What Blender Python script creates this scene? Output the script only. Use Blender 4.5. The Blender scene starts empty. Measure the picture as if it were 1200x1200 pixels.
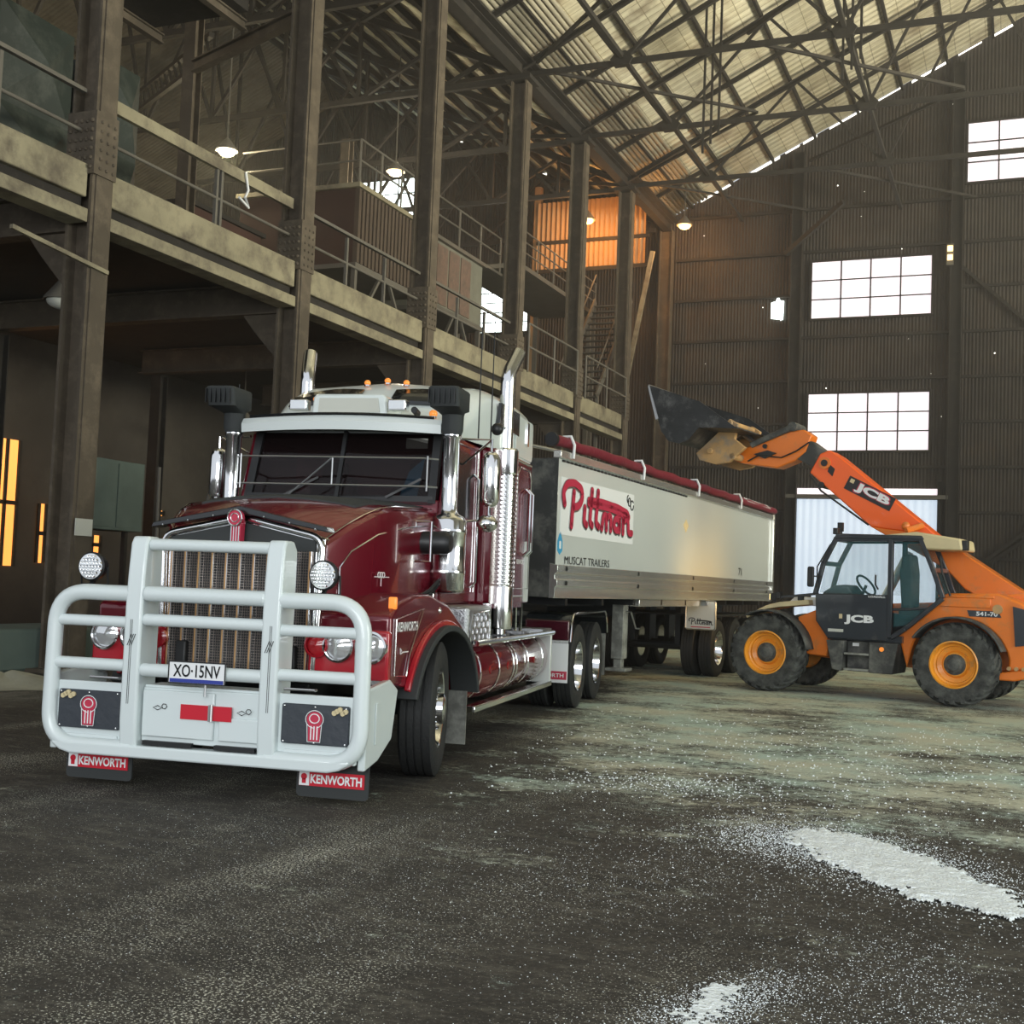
import bpy, bmesh, math, random
from math import sin, cos, pi, radians, sqrt, atan2
from mathutils import Vector, Matrix
random.seed(7)
sc = bpy.context.scene
COL = sc.collection
V = Vector

# ---------------------------------------------------------------- camera
PITCH, ROLL, YAW = radians(3.34), radians(2.25), radians(22.75)
F0 = V((-sin(YAW), cos(YAW), 0)); R0 = V((cos(YAW), sin(YAW), 0)); Z0 = V((0, 0, 1))
FW = F0 * cos(PITCH) + Z0 * sin(PITCH); U0 = Z0 * cos(PITCH) - F0 * sin(PITCH)
RT = R0 * cos(ROLL) + U0 * sin(ROLL); UP = U0 * cos(ROLL) - R0 * sin(ROLL)
cam = bpy.data.cameras.new('camera'); camo = bpy.data.objects.new('camera', cam); COL.objects.link(camo)
cam.sensor_width = 36; cam.lens = 1434 / 1200 * 36; cam.clip_end = 300
mw = Matrix.Identity(4)
for i in range(3):
    mw[i][0], mw[i][1], mw[i][2] = RT[i], UP[i], -FW[i]
mw[0][3], mw[1][3], mw[2][3] = 0, 0, 1.55
camo.matrix_world = mw
sc.camera = camo

# ---------------------------------------------------------------- light and exposure
sc.view_settings.view_transform = 'Standard'; sc.view_settings.look = 'None'
sc.view_settings.gamma = 1; sc.view_settings.use_curve_mapping = False
sc.view_settings.exposure = 0.0
w = bpy.data.worlds.new('sky'); sc.world = w; w.use_nodes = True
wb = w.node_tree.nodes['Background']; wb.inputs[0].default_value = (.88, .93, 1, 1); wb.inputs[1].default_value = .8
sc.cycles.max_bounces = 6; sc.cycles.diffuse_bounces = 3; sc.cycles.glossy_bounces = 4
sc.cycles.transmission_bounces = 4; sc.cycles.transparent_max_bounces = 8; sc.cycles.volume_bounces = 0
sc.cycles.sample_clamp_indirect = 4; sc.cycles.caustics_reflective = False; sc.cycles.caustics_refractive = False


def light(name, kind, loc, energy, color, size=.1, sizey=None, aim=None):
    l = bpy.data.lights.new(name, kind); l.energy = energy; l.color = color
    if kind == 'AREA':
        l.shape = 'RECTANGLE'; l.size = size; l.size_y = sizey or size
    elif kind != 'SUN':
        l.shadow_soft_size = size
    o = bpy.data.objects.new(name, l); COL.objects.link(o); o.location = loc
    if aim is not None:
        o.rotation_euler = (V(aim) - V(loc)).to_track_quat('-Z', 'Y').to_euler()
    return o


light('doorway_daylight', 'AREA', (1.5, -9, 4.5), 1850, (.96, .99, 1), 12, 7, aim=(-5, 14, 2.5))
light('side_doorway_daylight', 'AREA', (15, 11, 4), 1700, (.93, 1, .90), 10, 7, aim=(-4, 18, 1))
light('added_roof_fill', 'AREA', (20.5, 26, 8), 6000, (1, .93, .72), 22, 4, aim=(-6, 30, 21)).data.spread = radians(95)  # unseen fill light added to brighten the main roof; the right wall has no windows

# ---------------------------------------------------------------- helpers
M = {}


def mat(name, col, rough=.6, metal=0, coat=0, var=0, vs=3, bump=0, bs=30, spec=.5, emit=None, es=1, alpha=1, dirt=None, ds=2, dd=.5, trans=0):
    m = bpy.data.materials.new(name); m.use_nodes = True; nt = m.node_tree; N = nt.nodes; L = nt.links
    b = N['Principled BSDF']
    b.inputs['Base Color'].default_value = (*col, 1); b.inputs['Roughness'].default_value = rough
    b.inputs['Metallic'].default_value = metal; b.inputs['Coat Weight'].default_value = coat
    b.inputs['Coat Roughness'].default_value = .05
    b.inputs['Specular IOR Level'].default_value = spec; b.inputs['Alpha'].default_value = alpha
    b.inputs['Transmission Weight'].default_value = trans
    if emit:
        b.inputs['Emission Color'].default_value = (*emit, 1); b.inputs['Emission Strength'].default_value = es
    tc = N.new('ShaderNodeTexCoord')
    last = None
    if var or dirt:
        n = N.new('ShaderNodeTexNoise'); n.inputs['Scale'].default_value = vs; n.inputs['Detail'].default_value = 6
        L.new(tc.outputs['Object'], n.inputs['Vector'])
        mx = N.new('ShaderNodeMix'); mx.data_type = 'RGBA'; mx.inputs[6].default_value = (*[c * (1 - var) for c in col], 1)
        mx.inputs[7].default_value = (*[min(1, c * (1 + var)) for c in col], 1)
        L.new(n.outputs['Fac'], mx.inputs[0]); last = mx.outputs[2]
    if dirt:
        n = N.new('ShaderNodeTexNoise'); n.inputs['Scale'].default_value = ds; n.inputs['Detail'].default_value = 8
        n.inputs['Roughness'].default_value = .7
        L.new(tc.outputs['Object'], n.inputs['Vector'])
        r = N.new('ShaderNodeValToRGB'); r.color_ramp.elements[0].position = .62 - dd * .35; r.color_ramp.elements[1].position = .78 - dd * .2
        L.new(n.outputs['Fac'], r.inputs[0])
        mx = N.new('ShaderNodeMix'); mx.data_type = 'RGBA'; L.new(last, mx.inputs[6]); mx.inputs[7].default_value = (*dirt, 1)
        L.new(r.outputs[0], mx.inputs[0]); last = mx.outputs[2]
    if last:
        L.new(last, b.inputs['Base Color'])
    if bump:
        n = N.new('ShaderNodeTexNoise'); n.inputs['Scale'].default_value = bs; n.inputs['Detail'].default_value = 4
        L.new(tc.outputs['Object'], n.inputs['Vector'])
        bp = N.new('ShaderNodeBump'); bp.inputs['Strength'].default_value = bump; bp.inputs['Distance'].default_value = .02
        L.new(n.outputs['Fac'], bp.inputs['Height']); L.new(bp.outputs[0], b.inputs['Normal'])
    M[name] = m
    return m


class G:
    """collects shapes; build() links them as one mesh object"""
    def __init__(s):
        s.v = []; s.f = []

    def add(s, vs, fs):
        k = len(s.v); s.v += [tuple(v) for v in vs]; s.f += [tuple(i + k for i in f) for f in fs]
        return s

    def box(s, x0, x1, y0, y1, z0, z1):
        return s.add([(x, y, z) for z in (z0, z1) for y in (y0, y1) for x in (x0, x1)],
                     [(0, 2, 3, 1), (4, 5, 7, 6), (0, 1, 5, 4), (2, 6, 7, 3), (0, 4, 6, 2), (1, 3, 7, 5)])

    def bar(s, p, q, w, h, up=(0, 0, 1)):
        p, q = V(p), V(q); d = (q - p).normalized(); u = V(up)
        a = d.cross(u)
        if a.length < 1e-3: a = d.cross(V((1, 0, 0)))
        a.normalize(); b = a.cross(d).normalized()
        vs = [e + a * (w / 2 * i) + b * (h / 2 * j) for e in (p, q) for j in (-1, 1) for i in (-1, 1)]
        return s.add(vs, [(0, 2, 3, 1), (4, 5, 7, 6), (0, 1, 5, 4), (2, 6, 7, 3), (0, 4, 6, 2), (1, 3, 7, 5)])

    def ibeam(s, p, q, w, h, t=.03, up=(0, 0, 1)):
        p, q = V(p), V(q); d = (q - p).normalized(); a = d.cross(V(up)).normalized(); b = a.cross(d).normalized()
        s.bar(p, q, t, h - t, up)
        for k in (-1, 1):
            s.bar(p + b * k * (h / 2 - t / 2), q + b * k * (h / 2 - t / 2), w, t, up)
        return s

    def cyl(s, p, q, r, r2=None, n=16):
        return s.tube([p, q], [r, r if r2 is None else r2], n)

    def tube(s, pts, r, n=10, cap=True, closed=False):
        pts = [V(p) for p in pts]; m = len(pts)
        rs = r if isinstance(r, (list, tuple)) else [r] * m
        vs = []; a = None
        for i in range(m):
            if closed: d = pts[(i + 1) % m] - pts[i - 1]
            else: d = pts[min(i + 1, m - 1)] - pts[max(i - 1, 0)]
            d.normalize()
            if a is None:
                a = d.cross(V((0, 0, 1)))
                if a.length < .05: a = d.cross(V((1, 0, 0)))
            a = (a - d * a.dot(d)).normalized(); b = d.cross(a)
            for k in range(n):
                t = 2 * pi * k / n
                vs.append(pts[i] + (a * cos(t) + b * sin(t)) * rs[i])
        fs = []
        for i in range(m if closed else m - 1):
            j = (i + 1) % m
            for k in range(n):
                l = (k + 1) % n
                fs.append((i * n + k, i * n + l, j * n + l, j * n + k))
        if cap and not closed:
            fs += [tuple(range(n))[::-1], tuple((m - 1) * n + k for k in range(n))]
        return s.add(vs, fs)

    def lathe(s, prof, c=(0, 0, 0), axis='x', n=32, close=False):
        vs = []; m = len(prof)
        for r, h in prof:
            for k in range(n):
                t = 2 * pi * k / n; a, b = r * cos(t), r * sin(t)
                p = {'x': (h, a, b), 'y': (b, h, a), 'z': (a, b, h)}[axis]
                vs.append((c[0] + p[0], c[1] + p[1], c[2] + p[2]))
        fs = []
        for i in range(m if close else m - 1):
            j = (i + 1) % m
            for k in range(n):
                l = (k + 1) % n
                fs.append((i * n + k, i * n + l, j * n + l, j * n + k))
        return s.add(vs, fs)

    def prism(s, poly, fn, d0, d1):
        """poly of (a,b); fn(a,b,d) gives the point"""
        n = len(poly)
        vs = [fn(a, b, d0) for a, b in poly] + [fn(a, b, d1) for a, b in poly]
        fs = [tuple(range(n)), tuple(range(2 * n - 1, n - 1, -1))] + [(i, (i + 1) % n, n + (i + 1) % n, n + i) for i in range(n)]
        return s.add(vs, fs)

    def sph(s, c, r, sz=1, n=14):
        return s.lathe([(max(1e-4, r * sin(pi * i / n)), -r * sz * cos(pi * i / n)) for i in range(n + 1)], c, 'z', n * 2)

    def loft(s, rows, cap=True, closed=False):
        n = len(rows[0]); vs = [p for r in rows for p in r]; fs = []
        for i in range(len(rows) - 1):
            for k in range(n if closed else n - 1):
                l = (k + 1) % n
                fs.append((i * n + k, i * n + l, (i + 1) * n + l, (i + 1) * n + k))
        if cap: fs += [tuple(range(n))[::-1], tuple((len(rows) - 1) * n + k for k in range(n))]
        return s.add(vs, fs)

    def build(s, name, m, parent=None, bev=0, ang=35, seg=2, sub=0):
        me = bpy.data.meshes.new(name); me.from_pydata([tuple(v) for v in s.v], [], s.f)
        bm = bmesh.new(); bm.from_mesh(me); bmesh.ops.recalc_face_normals(bm, faces=bm.faces)
        bm.to_mesh(me); bm.free()
        me.materials.append(M[m])
        me.shade_smooth(); me.set_sharp_from_angle(angle=radians(ang))
        o = bpy.data.objects.new(name, me); COL.objects.link(o)
        if parent: o.parent = parent
        if bev:
            b = o.modifiers.new('bevel', 'BEVEL'); b.width = bev; b.segments = seg; b.limit_method = 'ANGLE'; b.angle_limit = radians(40)
            b.harden_normals = False
        return o


XY = lambda a, b, d: (a, b, d)
XZ = lambda a, b, d: (a, d, b)
YZ = lambda a, b, d: (d, a, b)


def rc(pts, r, n=5):
    """round the corners of a path"""
    pts = [V(p) for p in pts]; out = [pts[0]]
    for i in range(1, len(pts) - 1):
        a, b, c = pts[i - 1], pts[i], pts[i + 1]
        d1 = (a - b); d2 = (c - b); q = min(r, d1.length * .49, d2.length * .49)
        s1 = b + d1.normalized() * q; s2 = b + d2.normalized() * q
        for k in range(n + 1):
            t = k / n; out.append(s1 * (1 - t) ** 2 + b * 2 * t * (1 - t) + s2 * t * t)
    out.append(pts[-1]); return out


def rrect(x0, x1, y0, y1, r, n=4):
    out = []
    for cx, cy, a0 in ((x1 - r, y1 - r, 0), (x0 + r, y1 - r, 90), (x0 + r, y0 + r, 180), (x1 - r, y0 + r, 270)):
        for k in range(n + 1):
            t = radians(a0 + 90 * k / n); out.append((cx + r * cos(t), cy + r * sin(t)))
    return out


def thing(name, label, cat, loc=(0, 0, 0), rz=0, group=None):
    o = bpy.data.objects.new(name, None); COL.objects.link(o); o.location = loc; o.rotation_euler = (0, 0, rz)
    o.empty_display_size = .2
    return tag(o, label, cat, group)


def tag(o, label, cat, group=None, kind=None):
    o['label'] = label; o['category'] = cat
    if group: o['group'] = group
    if kind: o['kind'] = kind
    return o


def lab(o, label): o['label'] = label; return o


def struct(o): o['kind'] = 'structure'; return o


KIDS = {}


def dup(o, parent=None, loc=None, rz=None, label=None):
    c = o.copy(); COL.objects.link(c)
    if parent is not None: c.parent = parent
    if loc is not None: c.location = loc
    if rz is not None: c.rotation_euler = (0, 0, rz)
    if label: c['label'] = label
    for k in [k for k in bpy.data.objects if k.parent is o]:
        dup(k, c)
    return c


def text(body, name, m, parent, org, ux, uy, w=None, h=None, bold=.0, shear=0, depth=.003, center=True):
    """lettering fitted to width w and height h on the plane through org spanned by ux, uy"""
    cu = bpy.data.curves.new(name, 'FONT'); cu.body = body; cu.size = 1; cu.offset = bold; cu.shear = shear; cu.resolution_u = 3
    t = bpy.data.objects.new(name, cu); COL.objects.link(t)
    dg = bpy.context.evaluated_depsgraph_get(); dg.update()
    me = bpy.data.meshes.new_from_object(t.evaluated_get(dg)); bpy.data.objects.remove(t)
    xs = [v.co.x for v in me.vertices]; ys = [v.co.y for v in me.vertices]
    x0, x1, y0, y1 = min(xs), max(xs), min(ys), max(ys)
    sy = (h or 1) / (y1 - y0); sx = w / (x1 - x0) if w else sy
    if not h: sy = sx
    ux, uy, org = V(ux).normalized(), V(uy).normalized(), V(org); nn = ux.cross(uy)
    ox = -(x0 + x1) / 2 if center else -x0; oy = -(y0 + y1) / 2
    for v in me.vertices:
        v.co = org + ux * ((v.co.x + ox) * sx) + uy * ((v.co.y + oy) * sy) + nn * depth
    me.materials.clear(); me.materials.append(M[m])
    o = bpy.data.objects.new(name, me); COL.objects.link(o); o.parent = parent
    return o


# ---------------------------------------------------------------- materials
mat('chrome', (.86, .87, .88), .12, 1)
mat('steel', (.55, .56, .56), .35, 1)
mat('tread_plate', (.42, .43, .45), .3, 1, bump=.6, bs=60)
mat('maroon', (.135, .003, .013), .22, .15, .7)
mat('truck_red', (.42, .012, .025), .25, 0, 1)
mat('dark_maroon', (.06, .006, .014), .2, .2, .8)
mat('bar_white', (.66, .73, .73), .35, 0, .4)
mat('truck_white', (.70, .76, .74), .3, 0, .6)
mat('black', (.012, .013, .014), .45)
mat('black_gloss', (.012, .014, .016), .15, 0, .6)
mat('black_matt', (.03, .034, .034), .75)
mat('rubber', (.020, .021, .021), .7, bump=.3, bs=40, var=.3)
mat('dusty_rubber', (.028, .029, .028), .85, var=.5, vs=4, dirt=(.10, .105, .095), ds=5, dd=.6, bump=.4, bs=25)
mat('bag_vinyl', (.035, .042, .052), .5, bump=.3, bs=12)
mat('copper', (.75, .45, .22), .3, .8)
mat('mesh_metal', (.22, .19, .17), .4, .8)
mat('lamp_glass', (.85, .88, .9), .08, .6, 1)
mat('lamp_red', (.5, .02, .03), .15, 0, 1)
mat('amber', (.9, .28, .04), .3, 0, .5, emit=(1, .3, .05), es=.5)
mat('glass_dark', (.012, .008, .008), .03, 0, 0, spec=.35, alpha=.55)
mat('glass_tint', (.12, .36, .40), .05, 0, 1, alpha=.11)
mat('interior', (.03, .006, .008), .8)
mat('interior_grey', (.02, .02, .02), .8)
mat('paint_red', (.55, .012, .03), .4)
mat('sign_red', (.50, .03, .07), .45)
mat('white_print', (.8, .82, .82), .5)
mat('plate_blue', (.03, .05, .30), .4)
mat('sticker_blue', (.05, .35, .6), .4)
mat('paper', (.55, .56, .5), .8)
mat('trailer_white', (.66, .70, .67), .32, .15, .3, var=.06, vs=.6)
mat('aluminium', (.72, .72, .68), .24, .8, var=.1, vs=2)
mat('tarp_maroon', (.17, .012, .026), .5, bump=.5, bs=9, var=.15)
mat('dusty_black', (.05, .052, .05), .8, var=.4, vs=3, dirt=(.17, .17, .15), ds=3, dd=.4)
mat('dusty_grey', (.14, .14, .125), .8, var=.3, vs=3, dirt=(.34, .35, .31), ds=3, dd=.5)
mat('jcb_orange', (.80, .19, .012), .42, 0, .3, var=.12, vs=2, dirt=(.42, .20, .07), ds=2.5, dd=.25)
mat('boom_orange', (.95, .13, .008), .4, 0, .3)
mat('rim_yellow', (.90, .36, .03), .45, 0, .2, dirt=(.42, .25, .10), ds=6, dd=.25, var=.1)
mat('jcb_navy', (.018, .024, .032), .35, 0, .4, dirt=(.09, .09, .08), ds=4, dd=.15, var=.1)
mat('cream', (.62, .52, .30), .6, var=.2, vs=5)
mat('bucket_steel', (.04, .042, .043), .45, .5, var=.6, vs=3, dirt=(.2, .2, .19), ds=2.5, dd=.3, bump=.4, bs=8)
mat('worn_tan', (.50, .30, .12), .6, 0, 0, var=.4, vs=4, dirt=(.25, .22, .18), ds=5, dd=.4)
mat('col_steel', (.085, .068, .048), .75, 0, var=.4, vs=1.2, dirt=(.15, .12, .085), ds=2.5, dd=.4, bump=.2, bs=10)
mat('dark_steel', (.020, .017, .014), .8, 0, var=.5, vs=1, dirt=(.045, .038, .03), ds=2, dd=.3)
mat('beam_olive', (.30, .27, .18), .8, 0, var=.35, vs=1.2, dirt=(.13, .11, .08), ds=1.6, dd=.5, bump=.3, bs=6)
mat('rail_steel', (.13, .12, .10), .7, 0, var=.3, vs=2)
mat('hopper_green', (.022, .032, .028), .6, 0, var=.4, vs=1.5, dirt=(.07, .08, .07), ds=2, dd=.4)
mat('cabin_brown', (.085, .062, .045), .8, 0, var=.35, vs=1.5)
mat('cabin_red', (.05, .022, .016), .8, 0, var=.4, vs=1.2)
mat('brick', (.20, .13, .10), .9, 0, var=.4, vs=5, dirt=(.12, .10, .08), ds=4, dd=.5)
mat('corr_orange', (.42, .26, .13), .75, 0, var=.25, vs=1.5)
mat('concrete', (.20, .20, .16), .9, 0, var=.35, vs=2, bump=.3, bs=15)
mat('bund_green', (.12, .16, .14), .9, 0, var=.3, vs=2, bump=.3, bs=8)
mat('deck', (.05, .045, .038), .9, var=.3)
mat('back_wall', (.055, .048, .040), .9, 0, var=.5, vs=.5, dirt=(.09, .08, .065), ds=.4, dd=.5)
mat('salt', (.90, .97, 1.0), .8, 0, bump=.8, bs=60)
mat('dust', (.34, .34, .27), .95, var=.3, vs=3, bump=.5, bs=20)
mat('pane_glow', (.9, .9, .9), .5, emit=(.95, .82, .88), es=1.02)
mat('pane_glow_green', (.9, .9, .9), .5, emit=(.86, 1, .95), es=6)
mat('gap_glow', (.9, .9, .9), .5, emit=(1, .97, .85), es=3.0)
mat('orange_glow', (.9, .5, .2), .5, emit=(1, .36, .06), es=1.4)
mat('lamp_glow', (1, .9, .7), .5, emit=(1, .62, .20), es=3.2)
mat('lamp_white', (1, 1, .9), .5, emit=(1, .93, .68), es=5)


def corrugated(name, c0, c1, axis, scale, rough=.8, dirt=None, metal=0, grid=False, emit=0):
    """ribbed sheet: bump ribs across AXIS, weathered in patches"""
    m = bpy.data.materials.new(name); m.use_nodes = True; nt = m.node_tree; N = nt.nodes; L = nt.links
    b = N['Principled BSDF']; b.inputs['Roughness'].default_value = rough; b.inputs['Metallic'].default_value = metal
    tc = N.new('ShaderNodeTexCoord')
    wv = N.new('ShaderNodeTexWave'); wv.bands_direction = axis; wv.inputs['Scale'].default_value = scale
    L.new(tc.outputs['Object'], wv.inputs['Vector'])
    bp = N.new('ShaderNodeBump'); bp.inputs['Strength'].default_value = .8; bp.inputs['Distance'].default_value = .04
    L.new(wv.outputs['Fac'], bp.inputs['Height']); L.new(bp.outputs[0], b.inputs['Normal'])
    n = N.new('ShaderNodeTexNoise'); n.inputs['Scale'].default_value = .5; n.inputs['Detail'].default_value = 9; n.inputs['Roughness'].default_value = .65
    mp = N.new('ShaderNodeMapping'); mp.inputs['Scale'].default_value = (1, .5, 1); L.new(tc.outputs['Object'], mp.inputs[0]); L.new(mp.outputs[0], n.inputs['Vector'])
    r = N.new('ShaderNodeValToRGB'); r.color_ramp.elements[0].position = .35; r.color_ramp.elements[1].position = .68
    r.color_ramp.elements[0].color = (*c0, 1); r.color_ramp.elements[1].color = (*c1, 1); L.new(n.outputs['Fac'], r.inputs[0])
    out = r.outputs[0]
    if grid:
        br = N.new('ShaderNodeTexBrick'); br.inputs['Scale'].default_value = 1; br.offset = 0
        br.inputs['Color1'].default_value = (1, 1, 1, 1); br.inputs['Color2'].default_value = (.86, .86, .86, 1)
        br.inputs['Mortar'].default_value = (.45, .42, .36, 1); br.inputs['Mortar Size'].default_value = .012
        br.inputs['Brick Width'].default_value = .5; br.inputs['Row Height'].default_value = .32
        L.new(tc.outputs['Object'], br.inputs['Vector'])
        mx = N.new('ShaderNodeMix'); mx.data_type = 'RGBA'; mx.blend_type = 'MULTIPLY'; mx.inputs[0].default_value = 1
        L.new(out, mx.inputs[6]); L.new(br.outputs[0], mx.inputs[7]); out = mx.outputs[2]
    if dirt:
        n2 = N.new('ShaderNodeTexNoise'); n2.inputs['Scale'].default_value = .9; n2.inputs['Detail'].default_value = 8; L.new(tc.outputs['Object'], n2.inputs['Vector'])
        r2 = N.new('ShaderNodeValToRGB'); r2.color_ramp.elements[0].position = .55; r2.color_ramp.elements[1].position = .75; L.new(n2.outputs['Fac'], r2.inputs[0])
        mx = N.new('ShaderNodeMix'); mx.data_type = 'RGBA'; L.new(out, mx.inputs[6]); mx.inputs[7].default_value = (*dirt, 1); L.new(r2.outputs[0], mx.inputs[0]); out = mx.outputs[2]
    L.new(out, b.inputs['Base Color'])
    M[name] = m


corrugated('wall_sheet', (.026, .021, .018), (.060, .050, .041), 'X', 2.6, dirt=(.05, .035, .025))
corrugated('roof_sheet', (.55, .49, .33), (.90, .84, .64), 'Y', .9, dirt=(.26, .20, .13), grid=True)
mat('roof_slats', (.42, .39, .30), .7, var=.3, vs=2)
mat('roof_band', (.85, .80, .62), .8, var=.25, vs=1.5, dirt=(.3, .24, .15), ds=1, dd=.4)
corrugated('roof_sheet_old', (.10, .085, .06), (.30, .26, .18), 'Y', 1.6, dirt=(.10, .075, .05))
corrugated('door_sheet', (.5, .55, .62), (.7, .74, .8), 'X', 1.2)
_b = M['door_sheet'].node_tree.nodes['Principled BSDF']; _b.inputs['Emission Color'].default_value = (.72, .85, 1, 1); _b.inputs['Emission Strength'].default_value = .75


def floor_material():
    m = bpy.data.materials.new('floor_dusty'); m.use_nodes = True; nt = m.node_tree; N = nt.nodes; L = nt.links
    b = N['Principled BSDF']; b.inputs['Roughness'].default_value = .8
    tc = N.new('ShaderNodeTexCoord'); P = tc.outputs['Object']
    def noise(scale, det=8, ro=.6, sc_=(1, 1, 1), rot=0):
        mp = N.new('ShaderNodeMapping'); mp.inputs['Scale'].default_value = sc_; mp.inputs['Rotation'].default_value = (0, 0, rot); L.new(P, mp.inputs[0])
        n = N.new('ShaderNodeTexNoise'); n.inputs['Scale'].default_value = scale; n.inputs['Detail'].default_value = det; n.inputs['Roughness'].default_value = ro
        L.new(mp.outputs[0], n.inputs['Vector']); return n.outputs['Fac']
    def ramp(x, a, c):
        r = N.new('ShaderNodeMapRange'); r.inputs['From Min'].default_value = a; r.inputs['From Max'].default_value = c; L.new(x, r.inputs['Value']); return r.outputs[0]
    def math_(op, a, c, clamp=False):
        q = N.new('ShaderNodeMath'); q.operation = op; q.use_clamp = clamp
        for i, x in enumerate((a, c)):
            if isinstance(x, (int, float)): q.inputs[i].default_value = x
            else: L.new(x, q.inputs[i])
        return q.outputs[0]
    def mix(f, a, c):
        q = N.new('ShaderNodeMix'); q.data_type = 'RGBA'
        L.new(f, q.inputs[0])
        for i, x in ((6, a), (7, c)):
            if isinstance(x, tuple): q.inputs[i].default_value = (*x, 1)
            else: L.new(x, q.inputs[i])
        return q.outputs[2]
    base = mix(ramp(noise(1.3), .3, .7), (.018, .016, .013), (.042, .037, .030))
    base = mix(ramp(noise(7, 12, .8, (.35, 1, 1), radians(45)), .5, .75), base, (.15, .14, .11))
    base = mix(ramp(noise(30, 8, .8), .52, .75), base, (.17, .16, .13))
    # tyre-smeared dust, more of it towards the middle of the hall
    sx = N.new('ShaderNodeSeparateXYZ'); L.new(P, sx.inputs[0])
    far = math_('MULTIPLY', ramp(sx.outputs['Y'], 7.0, 10.5), ramp(math_('ADD', sx.outputs['X'], math_('MULTIPLY', sx.outputs['Y'], .25)), -2.4, -1.0))
    streak = noise(1.0, 10, .72, (.7, 1, 1), radians(-12))
    streak2 = noise(.45, 5, .6)
    d = math_('ADD', math_('ADD', streak, math_('MULTIPLY', streak2, .5)), math_('MULTIPLY', math_('SUBTRACT', noise(11, 15, .85), .5), 1.1)); d = math_('ADD', d, math_('MULTIPLY', far, .29))
    dust = math_('MULTIPLY', ramp(d, .89, 1.08), .95)
    base = mix(dust, base, mix(ramp(noise(.8, 4), .4, .6), (.58, .59, .46), (.50, .63, .55)))
    # white grains swept into trails
    g = noise(85, 2, .6)
    tr_ = noise(1.0, 4, .55, (1, .28, 1), radians(-42))
    gr = math_('ADD', g, math_('MULTIPLY', tr_, .55)); grains = ramp(gr, .91, .96)
    base = mix(grains, base, (.66, .66, .56))
    L.new(base, b.inputs['Base Color'])
    bp = N.new('ShaderNodeBump'); bp.inputs['Strength'].default_value = .6; bp.inputs['Distance'].default_value = .02
    L.new(math_('ADD', noise(18, 6), math_('MULTIPLY', grains, .4)), bp.inputs['Height']); L.new(bp.outputs[0], b.inputs['Normal'])
    M['floor_dusty'] = m


floor_material()

# thin salt-dust haze in the far half of the hall
def haze():
    m = bpy.data.materials.new('dust_haze'); m.use_nodes = True; nt = m.node_tree; nt.nodes.clear()
    o = nt.nodes.new('ShaderNodeOutputMaterial'); v = nt.nodes.new('ShaderNodeVolumeScatter')
    v.inputs['Color'].default_value = (.95, .93, .85, 1); v.inputs['Density'].default_value = .0036; v.inputs['Anisotropy'].default_value = .35
    nt.links.new(v.outputs[0], o.inputs['Volume']); M['dust_haze'] = m
    g = G().box(-43.5, 21.5, 11, 45.7, .02, 26); b = g.build('dust_haze', 'dust_haze')
    b['kind'] = 'stuff'; b['label'] = 'thin pale dust haze hanging in the air of the far hall'; b['category'] = 'haze'
# ================================================================ THE HALL
GX = -13.0                      # line of the tall columns
YE = 46.0                       # end wall
COLY = [8.8, 14.15, 19.75, 25.1, 30.5, 35.4, 40.3]
ZD = 7.45                       # gallery deck
struct(G().box(-44, 30, -30, YE + .4, -.3, 0).build('floor', 'floor_dusty'))
def roofz(x): return 16.15 + .49 * (x + 13)
def roofz2(x): return 16.05 + .455 * (-13 - x)
# end wall, pentagon outline following both roofs
struct(G().prism([(-44, 0), (30, 0), (30, roofz(30) - 22), (6, roofz(6) + .1), (-13, roofz(-13)), (-28, roofz2(-28) + .1), (-44, 15.7)], XZ, YE, YE + .3).build('wall_end', 'wall_sheet'))
struct(G().box(-44, -43.7, -4, YE, 0, 16).build('wall_left', 'wall_sheet'))
struct(G().box(22, 22.3, 14, YE, 0, 18).build('wall_right', 'wall_sheet'))
# roofs
def slab(a, b, th, y0, y1):
    (xa, za), (xb, zb) = a, b
    return G().prism([(xa, za), (xb, zb), (xb, zb + th), (xa, za + th)], XZ, y0, y1)
struct(slab((GX + .15, roofz(GX + .15)), (6, roofz(6)), .08, -4, YE - .12).build('ceiling', 'roof_sheet'))
struct(slab((6, roofz(6)), (25, roofz(6) - 9.3), .08, -4, YE).build('ceiling', 'roof_sheet'))
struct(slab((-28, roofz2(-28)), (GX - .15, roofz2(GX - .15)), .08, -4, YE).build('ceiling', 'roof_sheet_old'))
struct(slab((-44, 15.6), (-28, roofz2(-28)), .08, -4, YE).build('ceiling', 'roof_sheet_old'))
# purlins under the main roof (run along the hall)
n = 0
for x in [GX + .9 + 1.55 * k for k in range(12)]:
    tag(G().box(x - .04, x + .04, 2, YE - .1, roofz(x) - .18, roofz(x) - .03).build('roof_purlin', 'dark_steel'),
        'thin dark steel purlin running lengthwise under the pale main roof', 'purlin', 'purlins of the main roof')
for x in [GX - .8 - 1.25 * k for k in range(12)]:
    tag(G().box(x - .07, x + .07, 6, YE - .1, roofz2(x) - .24, roofz2(x) - .03).build('roof_purlin', 'dark_steel'),
        'dark steel purlin running lengthwise under the ragged gallery roof', 'purlin', 'purlins of the gallery roof')

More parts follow.
